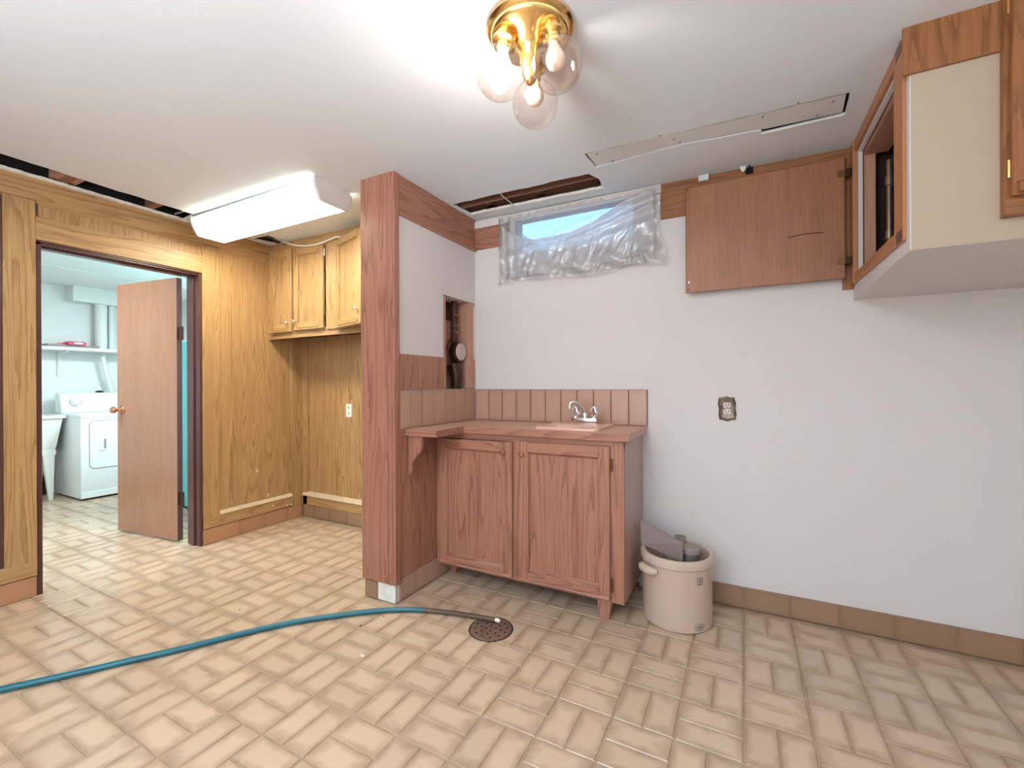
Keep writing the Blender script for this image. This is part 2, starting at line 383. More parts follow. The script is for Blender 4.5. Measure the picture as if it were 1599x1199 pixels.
def tile_pose(c):
    return Matrix.Translation((c[1]+random.uniform(-.0008, .0008), c[2]+random.uniform(-.0008, .0008), random.uniform(-.0006, .0006))) @ Matrix.Rotation(c[3]+random.uniform(-.006, .006), 4, 'Z') @ Matrix.Rotation(random.uniform(-.004, .004), 4, 'X') @ Matrix.Rotation(random.uniform(-.004, .004), 4, 'Y')
for c in cells[:300]:
    o = bpy.data.objects.new('tile', lx); COL.objects.link(o); o.parent = floor; o.matrix_local = tile_pose(c)
rest = [c for c in cells[300:] if c[4] or (c[1] > -2.2)]
bm = bmesh.new(); uvl = bm.loops.layers.uv.new('UVMap')
for c in rest:
    mtx = tile_pose(c); vsn = [bm.verts.new(mtx @ v.co) for v in lx.vertices]
    for p in lx.polygons:
        f = bm.faces.new([vsn[i] for i in p.vertices])
        for lp, li in zip(f.loops, p.loop_indices): lp[uvl].uv = lx.uv_layers[0].data[li].uv
me = bpy.data.meshes.new('far_tiles'); bm.to_mesh(me); bm.free(); me.materials.append(FTILE)
o = bpy.data.objects.new('far_tiles', me); COL.objects.link(o); o.parent = floor; o['kind'] = 'stuff'

# ceiling: one sheet with ragged holes where pieces were cut out
def ragged(pts, step=0.05, amp=0.006, keep=()):
    out = []
    for i, p in enumerate(pts):
        q = pts[(i+1) % len(pts)]; n = max(1, int(math.dist(p, q)/step))
        for k in range(n):
            t = k/n; a = 0 if k == 0 or i in keep else amp
            out.append((p[0]+(q[0]-p[0])*t+random.uniform(-a, a), p[1]+(q[1]-p[1])*t+random.uniform(-a, a)))
    return out
hole_left = ragged([(-2.016, -1.2), (-2.016, .33), (-1.835, .31), (-1.825, -.2), (-1.815, -.45), (-1.80, -1.2)], keep=(0, 1, 5))
hole_back = ragged([(-.195, .955), (.70, .945), (.735, 1.03), (.71, 1.148), (.4, 1.15), (-.17, 1.165)])
hole_lamp = ragged([(-2.0, .80), (-1.79, .80), (-1.785, .93), (-1.95, 1.0)], amp=0.008)
hole_patch = ragged([(.747, .739), (1.786, .763), (1.798, .926), (1.508, .934), (1.497, .897), (1.178, .864), (.757, .897)], amp=0.003, keep=())
bm = bmesh.new()
def loop(pts):
    v = [bm.verts.new((x, y, cz(x))) for x, y in pts]
    return [bm.edges.new((v[i], v[(i+1) % len(v)])) for i in range(len(v))]
ed = loop([(XL-.05, FY-.02), (RX+.02, FY-.02), (RX+.02, YN+.03), (XL-.05, YN+.03)])
for hpts in (hole_left, hole_back, hole_lamp, hole_patch): ed += loop(hpts)
bmesh.ops.triangle_fill(bm, edges=ed, use_beauty=True, normal=(0, 0, -1))
r = bmesh.ops.extrude_face_region(bm, geom=list(bm.faces))
bmesh.ops.translate(bm, vec=(0, 0, 0.013), verts=[v for v in r['geom'] if isinstance(v, bmesh.types.BMVert)])
bmesh.ops.recalc_face_normals(bm, faces=bm.faces)
me = bpy.data.meshes.new('ceiling'); bm.to_mesh(me); bm.free(); me.materials.append(CEIL)
ceiling = bpy.data.objects.new('ceiling', me); COL.objects.link(ceiling); tag(ceiling, kind='structure')
# the board screwed back into the long opening, its joint left open
pp = ragged([(.756, .748), (1.777, .772), (1.787, .906), (1.512, .900), (1.495, .890), (1.178, .858), (.763, .890)], amp=0.0015)
bm = bmesh.new(); va = [bm.verts.new((x, y, cz(x)+.003)) for x, y in pp]; vb = [bm.verts.new((x, y, cz(x)+.0135)) for x, y in pp]
bm.faces.new(va); bm.faces.new(vb[::-1])
for i in range(len(pp)): bm.faces.new((va[i], vb[i], vb[(i+1) % len(pp)], va[(i+1) % len(pp)]))
bmesh.ops.triangulate(bm, faces=[f for f in bm.faces if len(f.verts) > 4]); bmesh.ops.recalc_face_normals(bm, faces=bm.faces)
me = bpy.data.meshes.new('patch_panel'); bm.to_mesh(me); bm.free(); me.materials.append(plain('grey_drywall_patch', lin(216, 214, 214), .8, var=.02))
o = bpy.data.objects.new('patch_panel', me); COL.objects.link(o); o.parent = ceiling
b = MB()
for x, y in [(.80, .77), (1.15, .80), (1.5, .79), (1.74, .80), (.85, .87), (1.17, .84), (1.7, .88), (1.1, .74), (1.62, .745)]: b.lathe([(0, -.001), (.005, -.001), (.005, .003), (0, .003)], (x, y, cz(x)-.0008), n=8)
b.build('screw_heads', GREYP, ceiling)
# torn paper and plaster crumbs along the holes
b = MB()
for k in range(46):
    t = k/45; y = -1.0+1.33*t
    b.box(-2.03, -2.012+random.uniform(-.003, .010), y, y+.03, cz(-2.03)-.004-random.uniform(0, .003), cz(-2.03)+.010)
for k in range(30):
    x = -.17+.87*k/29
    b.box(x, x+.032, 1.143+random.uniform(-.006, .002), 1.165, cz(x)-.003, cz(x)+.012)
for k in range(7):
    b.box(-1.99+.03*k, -1.965+.03*k, .985+random.uniform(-.01, .01), 1.005+random.uniform(0, .012), cz(-1.9)-.004, cz(-1.9)+.006)
b.box(1.50, 1.79, .925, .937, cz(1.65)-.003, cz(1.65)+.006)
b.build('broken_plaster_edge', PLAST, ceiling)

# the floor structure over the ceiling, seen through the holes
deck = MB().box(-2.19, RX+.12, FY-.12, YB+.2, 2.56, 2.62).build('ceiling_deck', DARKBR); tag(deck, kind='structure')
for y in (-2.8, -2.4, -2.0, -1.6, -1.2, -.8, -.30, .12, .53, .985): MB().box(-2.18, RX, y, y+.038, 2.325, 2.56).build('joist', ROUGH, deck)
MB().box(-.3, .80, 1.055, 1.075, 2.305, 2.345).build('nailing_strip', ROUGH, deck)
for x in (-.06, .30, .68): MB().box(x, x+.05, 1.023, 1.20, 2.33, 2.46).build('blocking', ROUGH, deck)
MB().box(-.3, 1.0, 1.17, 1.21, 2.33, 2.5).build('rim_board', ROUGH, deck)
MB().box(-2.08, -1.80, -.33, -.22, 2.335, 2.42).build('blocking', STUD, deck)
MB().box(-2.04, -1.70, -1.2, .36, 2.50, 2.555).build('shade_board', BLACK, deck)  # black sheet added over the hole, stands in for its shade
MB().box(-2.046, -2.040, -1.3, .60, 2.322, 2.50).build('shade_board', BLACK, deck)  # black sheet hiding the lit wall top, shade put in as colour
MB().tube([(-1.90, -1.2, 2.36), (-1.905, -.4, 2.355), (-1.91, -.25, 2.35)], .012).build('conduit', GREYP, deck)
b = MB().tube(smooth_path([(-1.93, .0, 2.36), (-1.90, .12, 2.345), (-1.925, .22, 2.36), (-1.93, .30, 2.35)]), .004, 6)
b.tube([(-1.86, .12, 2.34), (-2.0, .13, 2.335)], .004, 6); b.build('white_wire', TAPE, deck)
MB().tube([(-1.99, .27, 2.33), (-1.84, .30, 2.345)], .006, 6).build('cable', GREYP, deck)
MB().box(-2.03, -1.76, .76, 1.03, 2.36, 2.40).build('backing_board', BLUEBOX, deck)
b = MB()
for k in range(5): b.tube(smooth_path([(-1.95+.035*k, .82, 2.33), (-1.93+.03*k, .90, 2.35-.01*(k % 2)), (-1.90+.02*k, .97, 2.33)]), .005, 6)
b.build('wire_tangle', GREYP, deck)
b = MB().tube([(.155, .94, cz(.15)+.012), (.153, 1.0, cz(.15)+.004), (.155, 1.08, cz(.15)+.001), (.158, 1.17, cz(.15)-.003)], .003, 6); b.build('white_wire', TAPE, deck)

# back wall with the high basement window behind the polythene
WX0, WX1, WZ0, WZ1 = .10, .94, 1.86, 2.235
wb = MB()
wb.box(-.43, WX0, YB, YB+.06, 0, 2.56).box(WX1, RX, YB, YB+.06, 0, 2.56).box(WX0, WX1, YB, YB+.06, 0, WZ0).box(WX0, WX1, YB, YB+.06, WZ1, 2.56)
wall_back = wb.build('wall_back', WALL); tag(wall_back, kind='structure')
b = MB(); b.box(1.02, 1.885, YB-.012, YB, 2.078, cz(1.1)+.006, .002).build('oak_band', BRN['x'], wall_back)
MB().box(-.205, .06, YB-.014, YB, 2.083, 2.222, .002).build('oak_band', LITOAK['x'], wall_back)
MB().box(-.2, 1.025, YB-.026, YB-.001, 2.224, cz(1)-.002, .002).build('batten', WALL, wall_back)
MB().box(1.842, 1.884, YB-.010, YB, 1.60, 2.078, .001).build('oak_strip', BRN['z'], wall_back)
win = empty('window_1', ((WX0+WX1)/2, YB+.1, WZ0)); tag(win, kind='structure')
WFM = plain('grey_window_frame', lin(170, 164, 164), 0.6)
for p, q, r_, t_ in ((WX0, WX1, WZ0, 2.015), (WX0, .13, 2.015, WZ1), (.86, WX1, 2.015, WZ1), (.13, .86, 2.222, WZ1)): MB().box(p, q, YB+.02, YB+.05, r_, t_).build('frame_board', WFM, win)
MB().box(.13, .86, YB+.033, YB+.037, 2.015, 2.222).build('glass_pane', PANE, win)
b = MB(); b.box(-.1, 1.2, 2.05, 2.1, 1.5, 2.18).box(-.1, -.05, YB+.2, 2.05, 1.5, 2.3).box(1.15, 1.2, YB+.2, 2.05, 1.5, 2.3).box(-.1, 1.2, YB+.2, 2.1, 1.45, 1.5)
b.build('window_well', plain('pale_concrete_well', lin(236, 240, 246), 0.8), win)

# nook back wall (oak panelling), left wall with its doorway, other walls
wall_nook = MB().box(XL-.14, -.43, YN+.006, YN+.15, 0, 2.56).build('wall_nook', OAK['z']); tag(wall_nook, kind='structure')
MB().box(-2.035, -.43, YN, YN+.006, .222, 1.62).build('oak_panel', OAK['z'], wall_nook)
MB().box(XL, -1.985, YN-.012, YN+.006, .10, 1.62, .002).build('corner_stile', OAK['z'], wall_nook)
MB().box(XL, -.43, YN-.012, YN+.006, .105, .186, .002).build('bottom_rail', OAK['x'], wall_nook)
MB().prism([(YN-.022, .186), (YN, .186), (YN, .222), (YN-.008, .222)], 'x', -2.035, -.43).build('bead_moulding', BEAD, wall_nook)
MB().box(-1.985, -1.972, YN-.016, YN, .222, 1.62, .003).build('bead_moulding', OAK['z'], wall_nook)

D0, D1, DH = -.362, .442, 1.968
wl_ = MB()
wl_.box(XL-.14, XL, FY, D0-.02, 0, 2.56).box(XL-.14, XL, D1+.02, YN+.1, 0, 2.56).box(XL-.14, XL, D0-.02, D1+.02, DH+.02, 2.56)
wall_left = wl_.build('wall_left', OAK['z']); tag(wall_left, kind='structure')
MB().box(XL, XL+.022, FY, YN-.33, 2.186, cz(XL)+.004, .002).build('crown_board', OAK['y'], wall_left)
MB().box(XL, XL+.022, YN-.33, YN-.012, 2.19, cz(XL)+.004, .002).build('crown_board', OAK['y'], wall_left)
MB().box(XL, XL+.016, -.508, D0-.022, .118, 2.186, .002).build('door_stile', OAK['z'], wall_left)
MB().box(XL, XL+.016, D1+.018, .572, .125, 2.186, .002).build('door_stile', OAK['z'], wall_left)
MB().box(XL, XL+.018, D0-.022, D1+.018, DH+.006, 2.104, .002).build('header_board', OAK['y'], wall_left)
MB().box(XL, XL+.005, D0-.02, D1+.018, 2.106, 2.172).build('frieze_panel', OAK['z'], wall_left)
MB().prism([(XL, 2.186), (XL+.02, 2.186), (XL+.006, 2.168), (XL, 2.168)], 'y', D0-.02, D1+.018).build('bead_moulding', OAK['y'], wall_left)
MB().box(XL, XL+.012, D0-.02, D0-.012, 2.10, 2.186).build('bead_moulding', JAMB, wall_left)
MB().box(XL, XL+.005, .585, 1.165, .225, 2.186).build('oak_panel', OAK['z'], wall_left)
MB().box(XL, XL+.014, 1.172, YN, .11, 2.186, .002).build('corner_stile', OAK['z'], wall_left)
MB().box(XL, XL+.016, .572, 1.172, .118, .200, .002).build('bottom_rail', OAK['y'], wall_left)
MB().box(XL, XL+.0165, D1+.018, .572, .118, .200, .002).build('bottom_rail', OAK['y'], wall_left)
MB().prism([(XL, .200), (XL+.024, .200), (XL+.010, .226), (XL, .226)], 'y', .574, 1.168).build('bead_moulding', BEAD, wall_left)
MB().box(XL, XL+.014, .572, .584, .226, 2.186, .003).build('bead_moulding', OAK['z'], wall_left)
MB().box(XL, XL+.014, 1.160, 1.172, .226, 2.186, .003).build('bead_moulding', OAK['z'], wall_left)
MB().prism([(XL, 2.19), (XL+.026, 2.19), (XL+.006, 2.164), (XL, 2.164)], 'y', .574, 1.17).build('bead_moulding', OAK['y'], wall_left)
MB().box(XL, XL+.014, -.522, -.508, .2, 2.175, .003).build('bead_moulding', JAMB, wall_left)
MB().box(XL, XL+.014, -2.4, -.522, .118, .2, .002).build('bottom_rail', OAK['y'], wall_left)
MB().box(XL, XL+.0165, -.522, D0-.022, .118, .2, .002).build('bottom_rail', OAK['y'], wall_left)
MB().box(XL, XL+.004, -2.4, -.522, .2, 2.175).build('oak_panel', JAMB, wall_left)
b = MB()
for y, z in [(.86, .48), (.868, .465), (.955, .262), (.958, .246), (.995, .16), (1.12, .135), (1.16, .13)]: b.sphere((XL+.016 if z < .2 else XL+.006, y, z), .006, 8, (.4, 1, 1))
b.build('paint_splatter', PAPER, wall_left)

# wing wall beside the bar corner, with the opened plumbing cavity
PX0, PX1, PY = -.43, -.213, .462
wp = MB()
wp.box(PX0, -.36, PY, YN+.1, 0, 2.56).box(-.36, PX1, PY, .892, 0, 2.5).box(-.36, PX1, .892, YB, 0, 1.132).box(-.36, PX1, .892, YB, 1.718, 2.5)
wall_part = wp.build('wall_partition', WALL); tag(wall_part, kind='structure')
MB().box(PX0-.006, -.252, PY-.014, PY, .098, cz(-.3)+.004, .002).build('end_board', LITOAK['z'], wall_part)
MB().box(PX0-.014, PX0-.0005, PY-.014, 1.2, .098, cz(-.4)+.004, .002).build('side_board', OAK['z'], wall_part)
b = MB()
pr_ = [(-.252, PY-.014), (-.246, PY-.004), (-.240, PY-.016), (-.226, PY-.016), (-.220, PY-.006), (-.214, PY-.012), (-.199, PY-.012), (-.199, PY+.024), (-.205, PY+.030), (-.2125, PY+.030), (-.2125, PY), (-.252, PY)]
b.prism(pr_, 'z', .098, cz(-.2)+.004); b.build('corner_moulding', LITOAK['z'], wall_part)
MB().box(PX1, PX1+.010, PY+.03, YB, 2.088, cz(-.2)+.004, .001).build('top_band', LITOAK['y'], wall_part)
MB().prism([(PX1, 2.074), (PX1+.012, 2.074), (PX1+.017, 2.082), (PX1+.012, 2.092), (PX1, 2.092)], 'y', PY+.03, YB).build('band_moulding', LITOAK['y'], wall_part)
b = MB(); b.prism([(.98, 2.16), (1.06, 2.17), (1.075, 2.20), (1.06, 2.235), (.975, 2.22)], 'x', PX1+.010, PX1+.012); b.build('torn_veneer', LITOAK['x'], wall_part)
MB().box(PX1, PX1+.006, PY+.03, .892, 1.136, 1.328).build('oak_strip', LITOAK['z'], wall_part)
MB().box(PX1, PX1+.006, PY+.03, 1.21, .122, .885).build('oak_panel', LITOAK['z'], wall_part)
MB().box(PX1, PX1+.006, PY+.03, .5315, .885, 1.136).build('oak_strip', LITOAK['z'], wall_part)
# cavity interior
MB().box(-.358, -.355, .894, YB, 1.135, 1.715).build('cavity_back', STUD, wall_part)
MB().box(-.354, -.222, .894, .93, 1.135, 1.715).build('stud', STUD, wall_part)
MB().box(-.354, -.214, 1.19, 1.257, 1.135, 1.715).build('stud', STUD, wall_part)
MB().box(-.352, -.335, .935, 1.19, 1.60, 1.715).build('blocking', RUST, wall_part)
MB().box(-.214, -.2125, 1.235, 1.26, 1.33, 1.70).build('drywall_edge', WALL, wall_part)
b = MB()
for z in (1.18, 1.205, 1.23, 1.255): b.lathe([(0, 0), (.007, 0), (.007, .003), (0, .003)], (-.352, 1.0+.006*(z > 1.2), z), 'x', 8)
b.build('nail_holes', BLACK, wall_part)
pv = empty('drain_pipe', (-.285, 1.10, 1.14)); tag(pv, 'dark pipe with a round pale cap inside the open wall cavity above the counter', 'pipe')
MB().tube([(-.29, 1.115, 1.133), (-.29, 1.115, 1.717)], .022, 14).build('stack', RUST, pv)
b = MB().lathe([(0, 0), (.066, 0), (.07, .008), (.07, .04), (.06, .048), (0, .048)], (-.285, 1.115, 1.375), 'x', 28); b.build('collar', DARKM, pv)
b = MB().lathe([(0, .010), (.03, .009), (.056, .004), (.058, 0), (0, 0)], (-.236, 1.118, 1.378), 'x', 28); b.build('round_cap', plain('pale_cap_paint', lin(196, 178, 170), 0.5), pv)
b = MB().tube([(-.29, 1.115, 1.29), (-.27, 1.115, 1.20), (-.28, 1.12, 1.135)], [.05, .04, .036], 14); b.build('fitting', DARKM, pv)
MB().sphere((-.262, 1.125, 1.165), .03, 14).build('valve_knob', plain('dark_green_knob', lin(52, 64, 60), 0.4), pv)
b = MB()
for z in (1.62, 1.55, 1.51): b.tube([(-.265, 1.075, z), (-.262, 1.15, z)], .005, 6)
b.build('pipe_strap', PIPE, pv)
b = MB().tube(smooth_path([(-.27, .955, 1.30), (-.275, 1.02, 1.42), (-.28, 1.08, 1.47)]), .006, 6); b.build('cable', DARKM, pv)

# remaining walls of the room and the laundry
tag(MB().box(RX, RX+.12, FY, YB+.2, 0, 2.56).build('wall_right', WALL), kind='structure')
tag(MB().box(XL-.14, RX+.12, FY-.12, FY, 0, 2.56).build('wall_front', WALL), kind='structure')
tag(MB().box(-5.4, -5.25, -1.4, 2.0, 0, 2.56).build('wall_laundry_far', LAUN), kind='structure')
tag(MB().box(-5.4, XL-.14, 1.85, 2.0, 0, 2.56).build('wall_laundry_back', LAUN), kind='structure')
tag(MB().box(-5.4, XL-.14, -1.4, -1.28, 0, 2.56).build('wall_laundry_front', LAUN), kind='structure')
lskin = MB().box(XL-.146, XL-.141, -1.28, D0-.02, 0, 2.3).box(XL-.146, XL-.141, D1+.02, 1.85, 0, 2.3).build('wall_laundry_near', LAUN); tag(lskin, kind='structure')
lce = MB().box(-5.25, XL-.14, -1.28, 1.85, 2.268, 2.30).build('ceiling_laundry', LAUN); tag(lce, kind='structure')
b = MB()
for x in (-4.2, -3.0): b.box(x, x+.012, -1.28, 1.85, 2.264, 2.268)
b.build('joint_strip', LAUN, lce)
MB().box(-5.25, -5.08, .72, 1.16, 2.10, 2.268).build('pipe_chase', LAUN, lce)

# ------------------------------------------------------------------ baseboards of tile
def base_run(name, axis, fixed, a0, joints, z1, mat, th=.010, facing=-1):
    """tiles standing along a wall; joints = positions of the joints; one object per tile"""
    lo, hi = min([a0]+joints), max([a0]+joints)
    g0, g1 = (fixed+.0005, fixed+th*.6) if facing > 0 else (fixed-th*.6, fixed-.0005)
    root = (MB().box(lo, hi, g0, g1, 0, z1-.002) if axis == 'x' else MB().box(g0, g1, lo, hi, 0, z1-.002)).build(name, GROUT); tag(root, kind='structure')
    ps = [a0]+joints
    for p, q in zip(ps, ps[1:]):
        w = abs(q-p)-.004; h = z1-.003
        t = bpy.data.objects.new('tile', tile_mesh('base_tile', w, h, th-.001, mat, .002)); COL.objects.link(t); t.parent = root
        c = (p+q)/2
        if axis == 'x': t.matrix_world = Matrix.Translation((c, fixed+facing*th, z1/2)) @ Matrix.Rotation(PI/2 if facing < 0 else -PI/2, 4, 'X')
        else: t.matrix_world = Matrix.Translation((fixed+facing*th, c, z1/2)) @ Matrix.Rotation(facing*PI/2, 4, 'Y') @ Matrix.Rotation(PI/2, 4, 'Z')
    return root
base_run('baseboard_back', 'x', YB, .93, [1.016]+[S*k for k in range(6, 16)], .108, BTILE, .016)
base_run('baseboard_left', 'y', XL, .462, [.72, .925, 1.13, 1.268], .114, OTILE, .011, 1)
base_run('baseboard_front', 'y', XL, -2.4, [-2.2+.2*k for k in range(0, 9)]+[-.384], .114, OTILE, .011, 1)
base_run('baseboard_nook', 'x', YN, -2.035, [-1.90, -1.70, -1.49, -1.29, -1.09, -.89, -.69, -.444], .104, BTILE, .012)
bp_ = base_run('baseboard_partition', 'y', PX1, .49, [.62, .715, .80, 1.0, 1.2], .120, RTILE, .008, 1)
base_run('baseboard_end', 'x', PY, -.428, [-.335], .094, BTILE, .010)
MB().box(-.334, -.2115, PY-.004, PY-.0003, 0, .096).build('bare_plaster', PLAST, wall_part)

# ------------------------------------------------------------------ soffit box on the upper right
SX, SY, SZ = 1.885, .476, 1.56
sof = MB()
O0, O1, OZ0, OZ1 = .60, 1.185, 1.662, 2.215
SB = SY+.03
SZF, SZB = 1.574, 1.549
sof.box(SX, RX, SY, SB, SZF, 2.5).prism([(SB, SZF), (YB, SZB), (YB, SZB+.03), (SB, SZF+.03)], 'x', SX+.02, RX)
sof.box(SX+.004, SX+.02, SB, O0, 1.616, 2.5).box(SX+.004, SX+.02, O1-.006, YB, 1.616, 2.5).box(SX+.004, SX+.02, O0, O1-.006, 1.616, OZ0-.004).box(SX+.004, SX+.02, O0, O1-.006, OZ1-.006, 2.5)
sof.prism([(SB, SZF), (YB, SZB), (YB, 1.616), (SB, 1.616)], 'x', SX, SX+.02)
wall_soffit = sof.build('wall_soffit', WALL); tag(wall_soffit, kind='structure')
MB().box(SX+.003, 2.07, SY-.003, SY-.0002, SZF+.002, 2.116).build('cream_face', SOFW, wall_soffit)
MB().box(2.07, RX, SY-.003, SY-.0002, SZF+.002, 2.116).build('cream_face', SOFW, wall_soffit)
MB().box(SX-.018, RX, SY-.014, SY-.0005, 2.116, cz(1.9)+.01, .001).build('oak_band', BRN['z'], wall_soffit)
# oak frame round the opening
fx0, fx1 = SX-.009, SX+.003
fr_ = MB().box(fx0, fx1, .508, O0, 1.616, 2.262, .001)
FRW = {a: wood('frame_oak_'+a, a, lin(188, 130, 90), lin(146, 92, 58), figure=.5) for a in 'yz'}
frame = fr_.build('opening_frame', FRW['z'], wall_soffit)
MB().box(fx0-.006, fx1, O1, YB-.001, 1.616, 2.262, .001).build('stile', FRW['z'], frame)
MB().box(fx0, fx1, O0, O1, OZ1, 2.262, .001).build('rail', FRW['y'], frame)
MB().box(fx0, fx1, O0, O1, 1.616, OZ0, .001).build('rail', FRW['y'], frame)
MB().box(fx0+.002, fx1, SY-.0005, O1+.03, 2.262, cz(1.9)+.006).build('top_strip', FRW['y'], frame)
MB().box(fx0-.0015, fx0, .517, .572, 1.618, 1.655).build('end_grain', JAMB, frame)
MB().box(fx0-.0015, fx0, .517, .572, 2.222, 2.258).build('end_grain', JAMB, frame)
# drywall edge and studs behind it
b = MB().box(SX+.006, SX+.020, O1-.008, O1+.002, OZ0, OZ1).box(SX+.006, SX+.020, O0, O1, OZ1-.010, OZ1); b.build('drywall_edge', WALL, wall_soffit)
MB().box(SX+.025, SX+.064, O1-.015, O1+.02, OZ0-.05, OZ1+.05).build('stud', STUD, wall_soffit)
MB().box(SX+.025, SX+.110, O0-.02, O1-.015, OZ1-.035, OZ1+.01).build('stud', wood('raw_stud_wood_y', 'y', lin(176, 128, 104), lin(128, 84, 66), rough=.8, figure=.5), wall_soffit)
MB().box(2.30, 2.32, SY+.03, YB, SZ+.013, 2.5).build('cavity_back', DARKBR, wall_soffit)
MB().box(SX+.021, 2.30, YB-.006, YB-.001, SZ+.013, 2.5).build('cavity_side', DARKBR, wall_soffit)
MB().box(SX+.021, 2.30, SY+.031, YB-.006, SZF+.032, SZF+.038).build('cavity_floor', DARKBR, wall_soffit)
b = MB()
bm_ = bmesh.ops.create_icosphere(b.bm, subdivisions=3, radius=1, matrix=Matrix.Translation((2.17, 1.12, 1.93)) @ Matrix.Diagonal((.12, .10, .09, 1)))
for v in b.bm.verts: v.co += Vector((random.uniform(-.012, .012), random.uniform(-.012, .012), random.uniform(-.012, .012)))
b.build('insulation', INSUL, wall_soffit)
sp = empty('supply_pipe', (1.99, 1.12, 1.70)); tag(sp, 'upright steel pipe inside the oak framed soffit opening', 'pipe')
MB().tube([(1.985, 1.12, 1.66), (1.985, 1.12, 2.12)], .010, 12).build('pipe', PIPE, sp)
for z in (1.69, 1.80, 2.03): MB().lathe([(.010, -.02), (.0145, -.018), (.0145, .018), (.010, .02)], (1.985, 1.12, z), n=12).build('coupling', PIPE, sp)
sp2 = MB().tube(smooth_path([(2.07, 1.10, 1.66), (2.07, 1.10, 1.80), (2.075, 1.11, 1.86)]), .009, 10); tag(sp2.build('copper_pipe', COPPER), 'short bright pipe end beside the steel pipe in the soffit opening', 'pipe')
tag(MB().tube(smooth_path([(2.12, .9, 1.85), (2.08, 1.02, 1.835), (2.0, 1.20, 1.83)]), .022, 12).build('duct_hose', BLACK), 'black hose crossing low inside the soffit opening behind the steel pipe', 'hose')

# open door of that opening, swung flat against the back wall
cdo = empty('cabinet_door', (1.5, 1.2, 1.64)); tag(cdo, 'flat brown plywood cabinet door swung open flat against the white back wall', 'door')
MB().box(1.158, 1.843, 1.198, 1.216, 1.645, 2.203, .0015).build('plywood_panel', PLY, cdo)
MB().box(1.156, 1.158, 1.196, 1.217, 1.644, 2.204).build('edge_band', BRN['z'], cdo); MB().box(1.158, 1.843, 1.1965, 1.217, 2.203, 2.205).build('edge_band', BRN['x'], cdo)
for x, z in [(1.166, 2.192), (1.168, 1.66)]: MB().lathe([(0, 0), (.005, 0), (.005, .003), (0, .003)], (x, 1.1965, z), 'y', 10).build('screw', DARKM, cdo)
MB().lathe([(0, -.002), (.004, -.001), (.004, 0)], (1.172, 1.197, 1.70), 'y', 10).build('screw', CHROME, cdo)
for z in (1.71, 2.115):
    h = MB().box(1.815, 1.845, 1.192, 1.1985, z, z+.028, .001).build('hinge', OLDBR, cdo)
    MB().box(1.845, 1.868, 1.190, 1.214, z-.004, z+.032, .003).build('hinge_arm', DARKM, h)
b = MB().tube(smooth_path([(1.62, 1.1965, 1.865), (1.68, 1.1967, 1.873), (1.76, 1.1965, 1.868)]), .0018, 5); b.build('scratch', RUST, cdo)

# cabinet hanging on the soffit at the frame's edge
wc = empty('wall_cabinet', (2.4, .45, 1.63)); tag(wc, 'brown oak wall cabinet with raised door mounted on the cream soffit', 'cabinet')
MB().box(2.083, 2.80, .446, SY-.005, 1.634, cz(2.3)+.01, .002).build('face_frame', BRN['z'], wc)
MB().box(2.083, 2.80, .444, .4465, 1.634, 1.680, .001).build('bottom_rail', BRN['x'], wc)
dr = empty('door', Vector((2.35, .434, 1.684))-wloc(wc)); dr.parent = wc
for p, q in ((2.092, 2.145), (2.56, 2.615)): MB().box(p, q, .424, .444, 1.684, 2.25, .003).build('stile', BRN['z'], dr)
for p, q in ((1.684, 1.740), (2.195, 2.25)): MB().box(2.145, 2.56, .424, .444, p, q, .003).build('rail', BRN['x'], dr)
MB().box(2.13, 2.575, .430, .440, 1.725, 2.21, .004).build('panel', BRN['z'], dr)
MB().prism([(.444, 1.684), (.410, 1.690), (.410, 1.712), (.424, 1.722), (.444, 1.722)], 'x', 2.10, 2.61).build('door_moulding', BRN['x'], dr)
for z in (1.738, 2.199):
    b = MB().lathe([(0, 0), (.0045, 0), (.0045, .05), (0, .05)], (2.090, .438, z), n=10); b.build('hinge', BRASS, wc)

# ------------------------------------------------------------------ door to the laundry
d1 = empty('door_1', (XL-.07, D1, 0)); tag(d1, kind='structure')
b = MB().box(XL-.15, XL-.002, D1-.004, D1+.018, 0, DH, .002).box(XL-.09, XL-.045, D1-.016, D1-.004, 0, DH, .002).box(XL-.015, XL+.010, D1-.002, D1+.016, 0, DH, .003)
b.build('jamb', JAMB, d1)
MB().box(XL-.15, XL-.002, D0-.018, D0+.004, 0, DH, .002).build('jamb', JAMB, d1)
b = MB().box(XL-.15, XL-.002, D0-.018, D1+.018, DH-.014, DH+.018, .002).box(XL-.09, XL-.045, D0, D1, DH-.024, DH-.012, .002).box(XL-.015, XL+.008, D0, D1, DH-.004, DH+.008, .002)
b.build('head_jamb', JAMBX, d1)
# leaf, swung into the laundry (built along -X from the hinge, then turned)
HINGE = Vector((-2.272, .414, 0)); LA = math.atan2(.322-.411, -(2.988-2.286)) - PI
LA = math.atan2(.089, .702)
def leafmb(f):
    b = MB(); f(b); b.rot(LA, 'Z', (0, 0, 0)); bmesh.ops.translate(b.bm, vec=HINGE, verts=list(b.bm.verts)); return b
leaf = leafmb(lambda b: b.box(-.722, -.012, 0, .036, .012, 1.962, .0015)).build('leaf', DOORW, d1)
leafmb(lambda b: b.box(-.0125, -.0105, .0, .0365, .012, 1.962)).build('leaf_edge', JAMB, leaf)
def knob(b):
    b.lathe([(0, 0), (.033, 0), (.034, .004), (.030, .008), (.014, .012), (.011, .018), (.011, .034), (.018, .040), (.026, .050), (.027, .060), (.022, .070), (.010, .074), (0, .074)], (-.665, 0, .972), n=24, direction=(0, -1, 0))
leafmb(knob).build('knob', COPPER, leaf)
for z in (1.50, .275):
    leafmb(lambda b: b.box(-.014, .045, .008, .012, z, z+.095).lathe([(0, 0), (.008, 0), (.008, .1), (0, .1)], (.03, .012, z-.002), n=10)).build('hinge', DARKM, d1)

